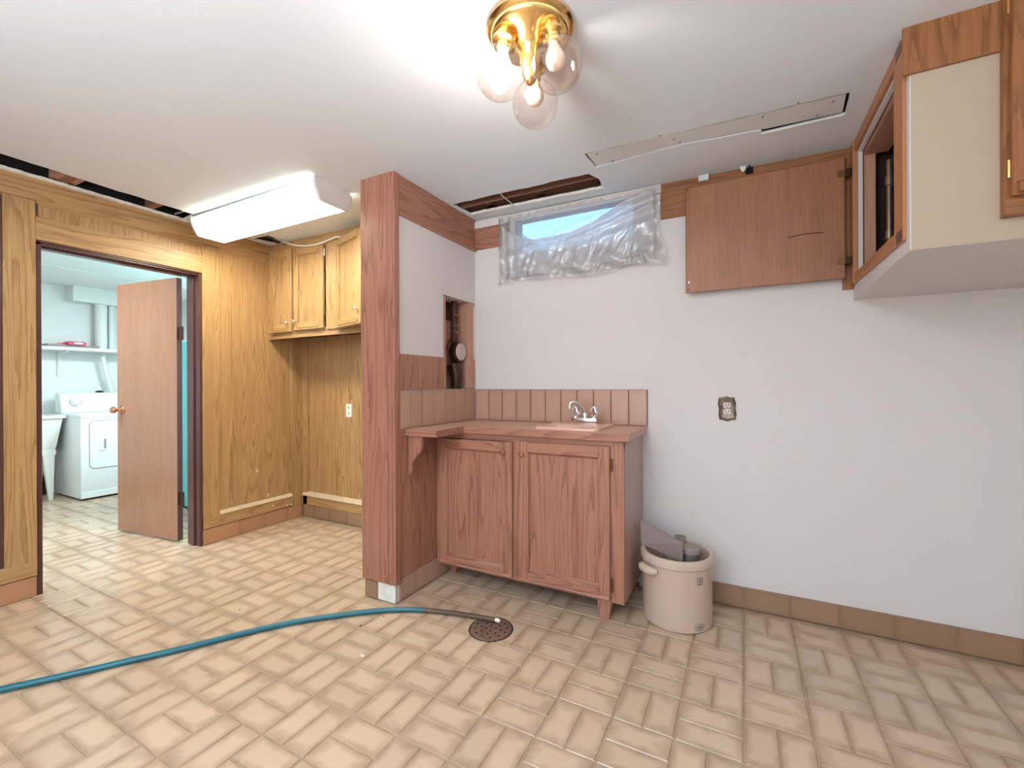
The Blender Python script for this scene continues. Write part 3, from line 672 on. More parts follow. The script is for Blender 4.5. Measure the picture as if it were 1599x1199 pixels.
# ------------------------------------------------------------------ the laundry
dy = empty('clothes_dryer', (-4.8, .92, 0)); tag(dy, 'white front loading clothes dryer with raised control console in the laundry', 'dryer')
X0, X1, Y0, Y1, ZT = -5.12, -4.47, .578, 1.262, .858
MB().box(X0, X1, Y0, Y1, .015, ZT, .012, 2).build('body', WHITEP, dy)
MB().box(X0, X1+.006, Y0-.001, Y1+.001, ZT-.03, ZT+.012, .008, 2).build('top', WHITEP, dy)
MB().box(X1-.002, X1+.004, Y0+.002, Y1-.002, .02, .085, .003).build('toe_panel', WHITEP, dy)
MB().box(X0+.02, X1-.02, Y0+.02, Y1-.02, 0, .02).build('plinth', BLACK, dy)
b = MB().prism([(X0, ZT+.01), (X0+.16, ZT+.01), (X0+.165, ZT+.03), (X0+.12, 1.065), (X0+.10, 1.085), (X0, 1.085)], 'y', Y0+.005, Y1-.005, .006); con = b.build('console', WHITEP, dy)
cdirn = Vector((.94, 0, .26)).normalized()
b = MB().lathe([(0, 0), (.042, 0), (.042, .004), (.034, .006), (.030, .024), (0, .026)], (X0+.143, .70, .985), n=28, direction=cdirn); b.build('dial', PLASTW, con)
b = MB().tube([Vector((X0+.145, .70, .985)) + .047*(math.cos(a)*Vector((0, 1, 0)) + math.sin(a)*Vector((-.26, 0, .94))) for a in [2*PI*i/24 for i in range(25)]], .0018, 5); b.build('dial_ring', GREYP, con)
b = MB()
def rr(y0, y1, z0, z1, r, n=6):
    pts = []
    for cy, cz_, a0 in [(y1-r, z1-r, 0), (y0+r, z1-r, PI/2), (y0+r, z0+r, PI), (y1-r, z0+r, 3*PI/2)]:
        for i in range(n+1):
            a = a0+PI/2*i/n; pts.append((cy+r*math.cos(a), cz_+r*math.sin(a)))
    return pts
b.prism(rr(.645, 1.195, .315, .805, .05), 'x', X1-.002, X1+.004); dd = b.build('door', WHITEP, dy)
pth = [(X1+.004, y, z) for y, z in rr(.645, 1.195, .315, .805, .05)]
MB().tube(pth+pth[:1], .003, 5).build('door_seal', GREYP, dd)
MB().box(X1+.002, X1+.010, .725, .785, .49, .63, .003).build('handle_plate', WHITEP, dd)
MB().box(X1+.008, X1+.012, .757, .775, .51, .61, .001).build('handle', GREYP, dd)
tag(MB().lathe([(0, 0), (.035, 0), (.034, .012), (.02, .02), (0, .022)], (X0+.06, .93, 1.0855), n=20).build('bottle_cap', BLACK), 'small black cap lying on top of the white dryer console', 'cap')

tb = empty('laundry_tub', (-5.0, .28, 0)); tag(tb, 'white plastic laundry tub on tapered legs beside the dryer', 'tub')
b = MB()
tx0, tx1, ty0, ty1 = -5.22, -4.76, .0, .56
def ring(x0, x1, y0, y1, z): return [(x0, y0, z), (x1, y0, z), (x1, y1, z), (x0, y1, z)]
prof = [ring(tx0, tx1, ty0, ty1, .862), ring(tx0, tx1, ty0, ty1, .832), ring(tx0+.02, tx1-.02, ty0+.02, ty1-.02, .828), ring(tx0+.05, tx1-.05, ty0+.06, ty1-.06, .54), ring(tx0+.06, tx1-.06, ty0+.07, ty1-.075, .50), ring(tx0+.1, tx1-.1, ty0+.1, ty1-.1, .5)]
def loft(b, prof, close=True):
    R_ = [[b.bm.verts.new(p) for p in q] for q in prof]; fs = []
    for q, w in zip(R_, R_[1:]):
        n = len(q)
        for i in range(n): fs.append(b.bm.faces.new((q[i], w[i], w[(i+1) % n], q[(i+1) % n])))
    if close: fs.append(b.bm.faces.new(R_[-1]))
    return fs
inner = [ring(tx0, tx1, ty0, ty1, .862), ring(tx0+.035, tx1-.035, ty0+.035, ty1-.035, .862), ring(tx0+.08, tx1-.08, ty0+.09, ty1-.09, .54)]
loft(b, prof); loft(b, inner); bmesh.ops.remove_doubles(b.bm, verts=list(b.bm.verts), dist=1e-5); bmesh.ops.recalc_face_normals(b.bm, faces=b.bm.faces)
b.build('basin', PLASTW, tb)
MB().box(tx0+.05, tx1-.05, ty0+.06, ty1-.06, .455, .515, .004).build('skirt', PLASTW, tb)
for x, y in [(tx1-.10, ty1-.115), (tx1-.10, ty0+.075), (tx0+.06, ty1-.115), (tx0+.06, ty0+.075)]:
    b = MB(); loft(b, [ring(x-.01, x+.05, y-.045, y+.045, .50), ring(x+.005, x+.035, y+.005, y+.035, 0)]); bmesh.ops.recalc_face_normals(b.bm, faces=b.bm.faces); b.build('leg', PLASTW, tb)
tag(MB().box(-5.245, -5.20, -.5, .56, 0, .20, .002).build('baseboard_laundry', DARKBR), kind='structure')

sh = empty('wall_shelf', (-5.1, .6, 1.53)); tag(sh, 'long white wall shelf on a bracket above the dryer and tub', 'shelf')
MB().box(-5.249, -4.96, -.4, 1.19, 1.545, 1.578, .002).build('board', LAUN, sh)
b = MB().box(-5.249, -5.235, .635, .665, 1.27, 1.545).prism([(-5.235, 1.545), (-5.0, 1.545), (-5.0, 1.533), (-5.215, 1.505), (-5.235, 1.28)], 'y', .642, .658); b.build('bracket', WHITEP, sh)
MB().box(-5.249, -5.235, -.3, -.27, 1.27, 1.545).build('bracket', WHITEP, sh)
tr = empty('tray', (-5.1, .65, 1.578)); tag(tr, 'flat grey tray lying on the white laundry shelf under the pink packet', 'tray')
MB().box(-5.20, -5.03, .50, .92, 1.5785, 1.605, .003).build('body', GREYP, tr)
MB().box(-5.205, -5.025, .495, .925, 1.602, 1.608, .001).build('rim', PIPE, tr)
pk = empty('packet', (-5.1, .72, 1.608)); tag(pk, 'bright pink packet lying on the grey tray on the laundry shelf', 'packet')
b = MB(); loft(b, [ring(-5.17, -5.0, .655, .80, 1.609), ring(-5.175, -4.995, .65, .805, 1.628), ring(-5.14, -5.03, .67, .79, 1.648)]); bmesh.ops.recalc_face_normals(b.bm, faces=b.bm.faces); b.build('wrap', PINK, pk)
MB().box(-4.999, -4.994, .70, .77, 1.615, 1.636).build('label', PAPER, pk)
tag(MB().tube(smooth_path([(-5.02, .57, 1.6135), (-5.03, .62, 1.622), (-5.05, .648, 1.614)]), .005, 6).build('cloth_strip', PINK), 'thin pink strip lying on the grey tray in front of the packet', 'ribbon')
dt = empty('dryer_vent', (-5.15, 1.0, 1.1)); tag(dt, 'white vent pipe with corrugated hose running down behind the dryer', 'vent')
MB().tube([(-5.17, .985, 1.58), (-5.17, .985, 2.10)], .055, 20).build('pipe', LAUN, dt)
MB().tube([(-5.19, 1.085, 1.58), (-5.19, 1.085, 2.10)], .03, 14).build('pipe', LAUN, dt)
pth = smooth_path([(-5.14, .985, 1.544), (-5.14, 1.0, 1.40), (-5.15, 1.04, 1.22), (-5.16, 1.07, 1.09)], 14)
MB().tube(pth, [.022+(.003 if i % 2 else -.001) for i in range(len(pth))], 12).build('corrugated_hose', LAUN, dt)
tq = empty('storage_locker', (-3.2, 1.2, 0)); tag(tq, 'turquoise storage locker seen through the gap at the door hinge', 'cabinet')
MB().box(-3.5, -2.9, .92, 1.5, .02, 1.58, .004).build('body', TURQ, tq)
MB().box(-3.49, -2.91, .914, .921, .08, 1.18, .002).build('door', TURQ, tq)
MB().box(-3.48, -2.92, .94, 1.48, 0, .02).build('plinth', BLACK, tq)

# ------------------------------------------------------------------ nook wall cabinet
CY = .968
nc = empty('wall_cabinet', (-1.3, 1.13, 1.54)); tag(nc, 'golden oak wall cabinet with three panelled doors under the fluorescent light', 'cabinet')
MB().box(XL+.002, -.44, CY+.018, YN-.002, 1.575, 2.24).build('box', DARKBR, nc)  # dark colour paints the shade in the gaps between the doors
ff = MB().box(XL+.002, -.44, CY, CY+.018, 1.536, 1.60, .001).build('face_frame', OAK['x'], nc)
MB().box(XL+.002, -.44, CY, CY+.018, 2.215, cz(-1.2)+.006, .001).build('rail', OAK['x'], ff)
for p, q in ((XL+.002, -1.985), (-1.33, -1.242), (-.55, -.44)): MB().box(p, q, CY-.001, CY+.018, 1.60, 2.215).build('stile', OAK['z'], ff)
MB().box(-1.343, -1.232, CY-.012, CY-.001, 1.577, 2.25, .003).build('filler_strip', OAK['z'], nc)
def cab_door(name, x0, x1, z0, z1, yf, parent, matz, matx, sw=.055, th=.02, knob_at=None, kmat=COPPER, hinge=None, cuty=True):
    d = empty(name, Vector(((x0+x1)/2, yf, z0))-wloc(parent)); d.parent = parent
    for p, q in ((x0, x0+sw), (x1-sw, x1)): MB().box(p, q, yf, yf+th, z0, z1, .003).build('stile', matz, d)
    MB().box(x0+sw-.008, x1-sw+.008, yf-.007, yf+th, z0+.012, z0+sw, .005).build('rail', matx, d)
    MB().box(x0+sw-.008, x1-sw+.008, yf-.007, yf+th, z1-sw, z1-.001, .005).build('rail', matx, d)
    MB().box(x0+sw-.006, x1-sw+.006, yf+.013, yf+th-.001, z0+sw-.006, z1-sw+.006, .0005).build('panel', matz, d)
    g = .008
    MB().prism([(yf+.003, z1-sw), (yf+.012, z1-sw-g), (yf+.014, z1-sw)], 'x', x0+sw, x1-sw).build('moulding', matx, d)
    MB().prism([(yf+.003, z0+sw), (yf+.012, z0+sw+g), (yf+.014, z0+sw)], 'x', x0+sw, x1-sw).build('moulding', matx, d)
    # lipped lower edge
    MB().prism([(yf-.006, z0+.004), (yf+.003, z0-.004), (yf+th, z0-.004), (yf+th, z0+.02), (yf+.002, z0+.02)], 'x', x0+.004, x1-.004).build('lip', matx, d)
    if knob_at:
        MB().lathe([(0, 0), (.008, 0), (.006, .006), (.007, .012), (.014, .018), (.015, .024), (.010, .030), (0, .031)], (knob_at[0], yf+.0005, knob_at[1]), n=18, direction=(0, -1, 0)).build('knob', kmat, d)
    return d
cab_door('door', -1.998, -1.728, 1.583, 2.24, CY-.021, nc, OAK['z'], OAK['x'], knob_at=(-1.772, 1.655), kmat=CHROME)
cab_door('door', -1.706, -1.362, 1.588, 2.225, CY-.021, nc, OAK['z'], OAK['x'], knob_at=(-1.678, 1.658), kmat=CHROME)
MB().box(-.80, -.44, CY-.0015, CY+.018, 1.60, 2.215, .001).build('end_panel', OAK['z'], nc)
d3 = cab_door('door', -1.222, -.822, 1.575, 2.225, CY-.024, nc, OAK['z'], OAK['x'], knob_at=(-.872, 1.68), kmat=CHROME)
# ajar: turned about its hinge stile
pv_ = Vector((-1.222, CY-.003, 0)); rz_ = Matrix.Rotation(-math.radians(17), 4, 'Z')
d3.location = rz_.to_3x3() @ (wloc(d3)-pv_) + pv_ - wloc(nc); d3.rotation_euler.z = -math.radians(17)
for x, z in [(-1.354, 2.13), (-1.354, 1.63)]:
    MB().lathe([(0, 0), (.006, 0), (.006, .06), (0, .06)], (x, CY-.012, z), n=10).build('hinge', DARKM if z < 2 else CHROME, nc)

# ------------------------------------------------------------------ bar base cabinet, counter, sink
KY = .808
kc = empty('base_cabinet', (.35, 1.03, 0)); tag(kc, 'oak sink base cabinet with two panelled doors beside the stoneware crock', 'cabinet')
KX0, KX1, KZ0, KZ1 = -.203, .915, .094, .884
MB().box(KX0, KX1-.012, KY+.019, YB-.018, KZ0+.012, KZ0+.03).build('carcass_floor', DARKBR, kc)
MB().box(KX0, KX0+.012, KY+.019, YB-.018, KZ0+.03, KZ1-.002).build('carcass_side', DARKBR, kc)
MB().box(KX1-.012, KX1, KY+.020, YB-.018, KZ0, KZ1, .001).build('side_panel', wood('side_panel_ply', 'z', lin(196, 158, 140), lin(150, 106, 86), figure=.3), kc)
MB().prism([(KY+.022, KZ1-.004), (YB-.03, KZ1-.004), (YB-.03, .36), (1.17, .42), (1.10, .37), (1.05, .42), (.985, .355), (.93, .41), (.87, .43), (KY+.022, .47)], 'x', KX1+.0003, KX1+.002).build('peeling_veneer', wood('greyed_veneer', 'z', lin(196, 172, 162), lin(160, 132, 122), figure=.25, rough=.6), kc)
fk = MB().box(KX0, KX1, KY, KY+.019, KZ1-.035, KZ1, .001).build('face_frame', LITOAK['x'], kc)
MB().box(KX0, KX1, KY, KY+.019, KZ0, KZ0+.035, .001).build('rail', LITOAK['x'], fk)
for p, q, r_, t_ in ((KX0, -.14, KZ0+.03, KZ1-.03), (.30, .37, KZ0+.03, KZ1-.03), (.84, KX1, KZ0, KZ1)): MB().box(p, q, KY-.0005, KY+.019, r_, t_).build('stile', LITOAK['z'], fk)
cab_door('door', -.170, .315, .112, .848, KY-.021, kc, LITOAK['z'], LITOAK['x'], sw=.058, knob_at=(.268, .792), kmat=COPPER)
cab_door('door', .357, .850, .112, .856, KY-.021, kc, LITOAK['z'], LITOAK['x'], sw=.058, knob_at=(.362+.02, .788), kmat=COPPER)
for z in (.735, .15):
    MB().lathe([(0, 0), (.006, 0), (.006, .062), (0, .062)], (.856, KY-.008, z), n=10).build('hinge', OLDBR, kc)
b = MB(); loft(b, [ring(.782, .848, KY+.003, KY+.06, .094), ring(.782, .848, KY+.003, KY+.06, .07), ring(.795, .835, KY+.008, KY+.05, 0)]); bmesh.ops.recalc_face_normals(b.bm, faces=b.bm.faces); b.build('leg', LITOAK['z'], kc)
b = MB(); loft(b, [ring(-.19, -.13, KY+.1, KY+.16, .124), ring(-.18, -.14, KY+.11, KY+.15, 0)]); bmesh.ops.recalc_face_normals(b.bm, faces=b.bm.faces); b.build('leg', LITOAK['z'], kc)
MB().box(.86, .90, 1.18, 1.235, 0, .03).build('leg', LITOAK['z'], kc)

# L-shaped counter, hole left for the sink bowl
CT0, CT1 = .886, .920
ct = empty('countertop', (.35, 1.0, CT0)); tag(ct, 'rosy wood-grain L-shaped countertop with a narrow arm along the wing wall', 'countertop')
bx0, bx1, by0, by1 = .455, .735, .885, 1.06
b = MB()
pl_ = [(-.2045, .535), (.004, .535), (.004, .786), (bx0, .786), (bx1, .786), (.928, .786), (.940, .798), (.940, YB-.018), (-.2045, YB-.018)]
bm = b.bm
def lp(pts):
    v = [bm.verts.new((x, y, CT1)) for x, y in pts]; return [bm.edges.new((v[i], v[(i+1) % len(v)])) for i in range(len(v))]
es = lp(pl_) + lp([(bx0, by0), (bx1, by0), (bx1, by1), (bx0, by1)])
bmesh.ops.triangle_fill(bm, edges=es, use_beauty=True, normal=(0, 0, 1))
r = bmesh.ops.extrude_face_region(bm, geom=list(bm.faces)); bmesh.ops.translate(bm, vec=(0, 0, CT0-CT1), verts=[v for v in r['geom'] if isinstance(v, bmesh.types.BMVert)])
bmesh.ops.recalc_face_normals(bm, faces=bm.faces); b.build('top', COUNT, ct)
b = MB().box(-.2045, .0055, .532, .535, CT0-.001, CT1+.0005).box(.004, .0065, .532, .785, CT0-.001, CT1+.0005).box(.004, .935, .783, .786, CT0-.001, CT1+.0005); b.build('edge_band', LITOAK['x'], ct)
cb = MB().prism([(-.2045, .886), (-.108, .886), (-.108, .828), (-.118, .80), (-.168, .745), (-.176, .735), (-.176, .69), (-.2045, .65)], 'y', .552, .575, .002); cb.build('corbel', LITOAK['z'], ct)

sk = empty('bar_sink', (.59, 1.03, .92)); tag(sk, 'small square pink enamel bar sink set into the countertop', 'sink')
b = MB()
def rring(x0, x1, y0, y1, z, r, n=4):
    return [(x, y, z) for x, y in rr(x0, x1, y0, y1, r, n)]
sx0, sx1, sy0, sy1 = .415, .775, .843, 1.20
prof = [rring(sx0, sx1, sy0, sy1, .9205, .03), rring(sx0+.002, sx1-.002, sy0+.002, sy1-.002, .930, .03), rring(sx0+.008, sx1-.008, sy0+.008, sy1-.008, .934, .03),
        rring(bx0-.006, bx1+.006, by0-.008, by1+.008, .931, .03), rring(bx0+.004, bx1-.004, by0+.004, by1-.004, .922, .03), rring(bx0+.02, bx1-.02, by0+.02, by1-.02, .80, .03), rring(bx0+.05, bx1-.05, by0+.05, by1-.05, .785, .03)]
fs = loft(b, prof); b._mark(fs, True); bmesh.ops.recalc_face_normals(b.bm, faces=b.bm.faces)
b.build('bowl', SINKM, sk)
MB().lathe([(0, 0), (.028, 0), (.026, .003), (0, .002)], ((bx0+bx1)/2, (by0+by1)/2, .7855), n=20).build('strainer', CHROME, sk)
fc = empty('faucet', (.617, 1.12, .932)); tag(fc, 'chrome two-handle bar faucet with raised swivel spout on the pink sink', 'faucet')
MB().box(.542, .692, 1.095, 1.148, .9325, .966, .004, 2).build('deck_plate', CHROME, fc)
b = MB().lathe([(0, 0), (.018, 0), (.016, .02), (.012, .03), (0, .03)], (.617, 1.125, .966), n=18)
b.tube(smooth_path([(.617, 1.125, .985), (.613, 1.12, 1.008), (.598, 1.106, 1.034), (.576, 1.09, 1.053), (.558, 1.08, 1.057), (.546, 1.075, 1.049), (.543, 1.073, 1.034)]), .0085, 12); b.build('spout', CHROME, fc)
MB().lathe([(0, -.012), (.011, -.012), (.0115, .002), (0, .002)], (.543, 1.073, 1.034), n=14).build('aerator', CHROME, fc)
for x in (.562, .672):
    b = MB().lathe([(.018, 0), (.016, .008), (.013, .012), (.014, .018)], (x, 1.122, .966), n=16); h = b.build('handle', CHROME, fc)
    b = MB()
    for a in range(4):
        an = PI/4+a*PI/2
        b.tube(smooth_path([(x, 1.122, .980), (x+.016*math.cos(an), 1.122+.016*math.sin(an), .985), (x+.020*math.cos(an), 1.122+.020*math.sin(an), 1.006), (x+.010*math.cos(an), 1.122+.010*math.sin(an), 1.026), (x, 1.122, 1.030)], 3), .006, 8)
    b.sphere((x, 1.122, 1.028), .009, 12); b.build('grip', CHROME, h)

# splash tiles behind the counter
DGROUT = plain('dark_splash_grout', lin(128, 84, 70), .8)
bs = MB().box(-.2035, .944, YB-.009, YB-.0005, CT1, 1.127).build('backsplash', DGROUT); tag(bs, 'upright rosy splash tiles in one row on the back wall behind the sink', 'backsplash', kind='thing')
js = [-.2035, -.098, .006, .110, .214, .318, .422, .527, .631, .736, .840, .944]
for p, q in zip(js, js[1:]):
    t = bpy.data.objects.new('tile', tile_mesh('splash_tile', q-p-.004, .204, .007, RTILE, .002)); COL.objects.link(t); t.parent = bs
    t.matrix_world = Matrix.Translation(((p+q)/2, YB-.0165, CT1+.1035)) @ Matrix.Rotation(PI/2, 4, 'X')
bs2 = MB().box(PX1+.0003, PX1+.003, .495, YB-.017, CT1, 1.131).build('backsplash', DGROUT); tag(bs2, 'upright rosy splash tiles on the wing wall below the open pipe cavity', 'backsplash', kind='thing')
js = [.495, .578, .683, .795, .903, 1.013, 1.116, 1.2445]
for p, q in zip(js, js[1:]):
    t = bpy.data.objects.new('tile', tile_mesh('splash_tile', q-p-.004, .208, .005, RTILE, .002)); COL.objects.link(t); t.parent = bs2
    t.matrix_world = Matrix.Translation((PX1+.0085, (p+q)/2, CT1+.1055)) @ Matrix.Rotation(PI/2, 4, 'Y') @ Matrix.Rotation(PI/2, 4, 'Z')

# ------------------------------------------------------------------ stoneware crock and what stands in it
CKX, CKY, CKR, CKH = 1.128, 1.003, .163, .338
ck = empty('stoneware_crock', (CKX, CKY, 0)); tag(ck, 'large cream stoneware crock with lug handles standing on the floor tiles', 'crock')
b = MB().lathe([(0, 0), (CKR-.012, 0), (CKR-.003, .006), (CKR, .02), (CKR, .285), (CKR+.002, .292), (CKR+.008, .298), (CKR+.009, .325), (CKR+.005, .336), (CKR-.004, CKH), (CKR-.013, .334), (CKR-.016, .30), (CKR-.016, .02), (0, .015)], (CKX, CKY, 0), n=56)
b.build('body', CROCKM, ck)
vd = Vector((CAM.x-CKX, CAM.y-CKY, 0)).normalized(); side = Vector((vd.y, -vd.x, 0))
def crock_at(ang): return (vd*math.cos(ang) + side*math.sin(ang))
for ang in (.86, .86+PI):
    d = crock_at(ang); t = Vector((-d.y, d.x, 0)); c = Vector((CKX, CKY, .268)) + d*(CKR-.004)
    pth = [c + t*(-.052), c + t*(-.04)+d*.016, c+t*(-.02)+d*.024, c+d*.026, c+t*.02+d*.024, c+t*.04+d*.016, c+t*.052]
    b = MB().tube(pth, [.012, .019, .022, .022, .022, .019, .012], 12); b.build('lug_handle', CROCKM, ck)
def crock_print(name, cang, z, strokes):
    b = MB()
    for st in strokes:
        pts = []
        for a, h in st:
            d = crock_at(cang + a/CKR); pts.append(Vector((CKX, CKY, z+h)) + d*(CKR+.0006))
        b.tube(pts, .0013, 4, smooth=False)
    b.build(name, INK, ck)
arc = lambda cx, cy, rx, ry, a0, a1, n=10: [(cx+rx*math.cos(a0+(a1-a0)*i/n), cy+ry*math.sin(a0+(a1-a0)*i/n)) for i in range(n+1)]
crock_print('size_mark', -.66, .245, [[(-.014, .016), (.014, .016), (.014, -.016), (-.014, -.016), (-.014, .016)], [(.007, .010), (.002, .010), (.002, -.010)], arc(-.006, .003, .006, .007, 0, 2*PI), [(.006, -.013), (-.008, -.013)]])
crock_print('maker_mark', -.66, .035, [arc(0, 0, .026, .018, PI, 2*PI), arc(0, .002, .018, .011, 0, 2*PI, 14), [(-.026, .012), (-.020, .004)], [(.026, .012), (.020, .004)], [(-.012, .002), (.012, .002)], [(-.010, -.003), (.010, -.003)]])
# grey folded board leaning out of the crock
gb = empty('grey_board', (1.06, .99, .2)); tag(gb, 'flat grey board leaning out of the stoneware crock against the rim', 'board')
b = MB(); p0 = [(.965, .955, .355), (1.165, .935, .300), (1.165, .935, .392), (.955, .985, .462)]; nrm = Vector((.12, .99, .1))*.008
v0 = [b.bm.verts.new(p) for p in p0]; v1 = [b.bm.verts.new(Vector(p)+nrm) for p in p0]
b.bm.faces.new(v0); b.bm.faces.new(v1[::-1])
for i in range(4): b.bm.faces.new((v0[i], v1[i], v1[(i+1) % 4], v0[(i+1) % 4]))
bmesh.ops.recalc_face_normals(b.bm, faces=b.bm.faces); b.build('sheet', GREYB, gb)
b = MB().tube([Vector(p0[2])+nrm*.5, Vector(p0[3])+nrm*.5], .0055, 8); b.build('top_fold', GREYB, gb)
jr = empty('jar', (1.19, 1.02, .02)); tag(jr, 'dark grey lidded jar standing inside the stoneware crock behind the board', 'jar')
MB().lathe([(0, 0), (.042, 0), (.045, .01), (.045, .30), (.038, .315), (0, .315)], (1.19, 1.01, .016), n=28).build('body', plain('dark_grey_jar', lin(92, 84, 80), 0.4), jr)
MB().lathe([(.046, 0), (.047, .022), (.040, .028), (0, .028)], (1.19, 1.01, .331), n=28).build('lid', GREYP, jr)
tag(MB().lathe([(.024, 0), (.027, 0), (.027, .36), (.024, .36), (.024, 0)], (1.135, 1.09, .0165), n=20).build('cardboard_tube', GREYP), 'slim grey tube standing at the back inside the stoneware crock', 'tube')

# ------------------------------------------------------------------ outlets
ol = empty('wall_outlet', (1.349, YB, 1.03)); tag(ol, 'ornate antique pewter outlet plate on the plain white back wall', 'outlet')
pts = [(0, .064), (.018, .057), (.034, .060), (.036, .050), (.043, .022), (.041, -.004), (.045, -.028), (.040, -.058), (.022, -.060), (.002, -.068), (-.018, -.062), (-.036, -.058), (-.040, -.03), (-.037, -.004), (-.043, .022), (-.040, .05), (-.036, .058), (-.018, .058)]
b = MB(); cx, cz0 = 1.349, 1.030
R0 = [(cx+x, YB-.0005, cz0+z) for x, z in pts]; R1 = [(cx+x, YB-.006, cz0+z) for x, z in pts]; R2_ = [(cx+x*.82, YB-.010, cz0+z*.86) for x, z in pts]; R3 = [(cx+x*.66, YB-.007, cz0+z*.74) for x, z in pts]
loft(b, [R0, R1, R2_, R3]); bmesh.ops.recalc_face_normals(b.bm, faces=b.bm.faces); b.build('plate', PEWTER, ol)
for z in (1.047, 1.012):
    s_ = MB().prism([(cx+x, z+h) for x, h in rr(-.017, .017, -.0145, .0145, .010, 4)], 'y', YB-.0115, YB-.006).build('socket', plain('ivory_socket', lin(214, 200, 188), .4), ol)
    MB().box(cx-.009, cx-.006, YB-.0125, YB-.011, z-.002, z+.008).box(cx+.006, cx+.009, YB-.0125, YB-.011, z-.002, z+.008).lathe([(0, 0), (.003, 0), (.003, .001), (0, .001)], (cx, YB-.0125, z-.008), 'y', 8).build('slots', BLACK, s_)
MB().lathe([(0, 0), (.003, 0), (.003, .002), (0, .002)], (cx, YB-.010, 1.0295), 'y', 10).build('screw', PEWTER, ol)
o2 = empty('wall_outlet', (-1.47, YN, .947)); tag(o2, 'slim white outlet plate on the golden oak panel under the wall cabinet', 'outlet')
MB().box(-1.504, -1.438, YN-.006, YN-.0005, .892, 1.002, .002).build('plate', PLASTW, o2)
for z in (.972, .925):
    s_ = MB().box(-1.486, -1.456, YN-.008, YN-.006, z-.014, z+.014, .001).build('socket', plain('pale_green_socket', lin(190, 214, 200), .5), o2)
    MB().box(-1.478, -1.475, YN-.0086, YN-.008, z-.004, z+.008).box(-1.467, -1.464, YN-.0086, YN-.008, z-.004, z+.008).build('slots', INK, s_)

# ------------------------------------------------------------------ floor drain and hose
fd = empty('floor_drain', (DR.x, DR.y, 0)); tag(fd, 'round cast iron floor drain cover with holes set in the tiles', 'drain')
MB().lathe([(0, -.002), (.104, -.002), (.106, .0015), (.100, .0015)], (DR.x, DR.y, 0), n=40).build('rim', BLACK, fd)
gr = MB().lathe([(0, .004), (.090, .004), (.098, .0035), (.100, .001), (.100, -.001)], (DR.x, DR.y, 0), n=40).build('grate', CAST, fd)
b = MB()
for q, n_ in ((.022, 4), (.048, 8), (.076, 12)):
    for i in range(n_):
        a = 2*PI*i/n_ + q*20
        b.lathe([(.0058, .0042), (0, .0044)], (DR.x+q*math.cos(a), DR.y+q*math.sin(a), 0), n=10)
b.build('holes', BLACK, gr)
hs = empty('garden_hose', (-.5, .1, 0)); tag(hs, 'teal garden hose snaking across the tiled floor to the drain', 'hose')
hp = [(-1.30, -1.10), (-1.18, -.90), (-1.073, -.743), (-1.004, -.650), (-.928, -.543), (-.854, -.436), (-.768, -.313), (-.685, -.180), (-.600, -.045), (-.488, .102), (-.340, .244), (-.198, .363), (-.057, .440), (.105, .494), (.243, .520), (.355, .535)]
hr = .0125
hz = [hr+.001]*14 + [hr+.003, hr+.006]
pth = smooth_path([(x, y, z) for (x, y), z in zip(hp, hz)], 8)
cutp = 12*8+2
MB().tube(pth[:cutp+1], hr, 14).build('rubber', HOSE, hs)
MB().tube(pth[cutp:], hr*.93, 14).build('end_section', BROWNR, hs)
e0 = pth[-1]; ed_ = (pth[-1]-pth[-3]).normalized()
MB().tube([e0, e0+ed_*.010, e0+ed_*.02+Vector((.004, 0, -.004))], [.0085, .0095, .008], 12).build('nozzle', PAPER, hs)

# small litter on the tiles
for k, (x, y, s_, m_, lb) in enumerate([(-.022, .051, .008, PAPER, 'tiny white paper scrap on the tiles short of the hose'), (-.214, .221, .005, BLACK, 'small dark crumb on the tiles close below the hose'), (-.175, .335, .0035, BLACK, 'tiny dark speck on the tiles before the wing wall'), (-.889, .042, .004, BLACK, 'dark crumb on the pale tiles midway across the doorway side')]):
    b = MB(); bmesh.ops.create_icosphere(b.bm, subdivisions=1, radius=s_, matrix=Matrix.Translation((x, y, s_*.4)) @ Matrix.Diagonal((1.5, .8, .4, 1)))
    for v in b.bm.verts: v.co += Vector((random.uniform(-1, 1), random.uniform(-1, 1), 0))*s_*.25
    tag(b.build('paper_scrap' if k == 0 else 'crumb', m_), lb, 'litter')

# ------------------------------------------------------------------ fluorescent wrap light
fl = empty('fluorescent_light', (-1.22, .42, 2.30)); tag(fl, 'long lit fluorescent wraparound light on the ceiling over the nook', 'light')
fxa, fxb = -1.845, -.612
lz = cz(-.9)
prof = [(.292, lz-.03), (.300, lz-.062), (.328, lz-.118), (.340, lz-.122), (.502, lz-.122), (.516, lz-.116), (.540, lz-.074), (.545, lz-.03)]
b = MB()
ra = [b.bm.verts.new((fxa+.012, y, z)) for y, z in prof]; rb = [b.bm.verts.new((fxb-.016, y, z)) for y, z in prof]
for i in range(2, len(prof)-3):
    f = b.bm.faces.new((ra[i], rb[i], rb[i+1], ra[i+1]))
bmesh.ops.recalc_face_normals(b.bm, faces=b.bm.faces); b.build('lens', LENS, fl)
for rng in ((0, 1), (len(prof)-3, len(prof)-2)):
    b = MB(); ra = [b.bm.verts.new((fxa+.012, y, z)) for y, z in prof]; rb = [b.bm.verts.new((fxb-.016, y, z)) for y, z in prof]
    for i in rng: b.bm.faces.new((ra[i], rb[i], rb[i+1], ra[i+1]))
    bmesh.ops.delete(b.bm, geom=[v for v in b.bm.verts if not v.link_faces], context='VERTS'); b.build('lens_side', LENS2, fl)
MB().box(fxa+.005, fxb-.005, .30, .538, lz-.03, cz(fxb)-.001, .002).build('housing', WHITEP, fl)
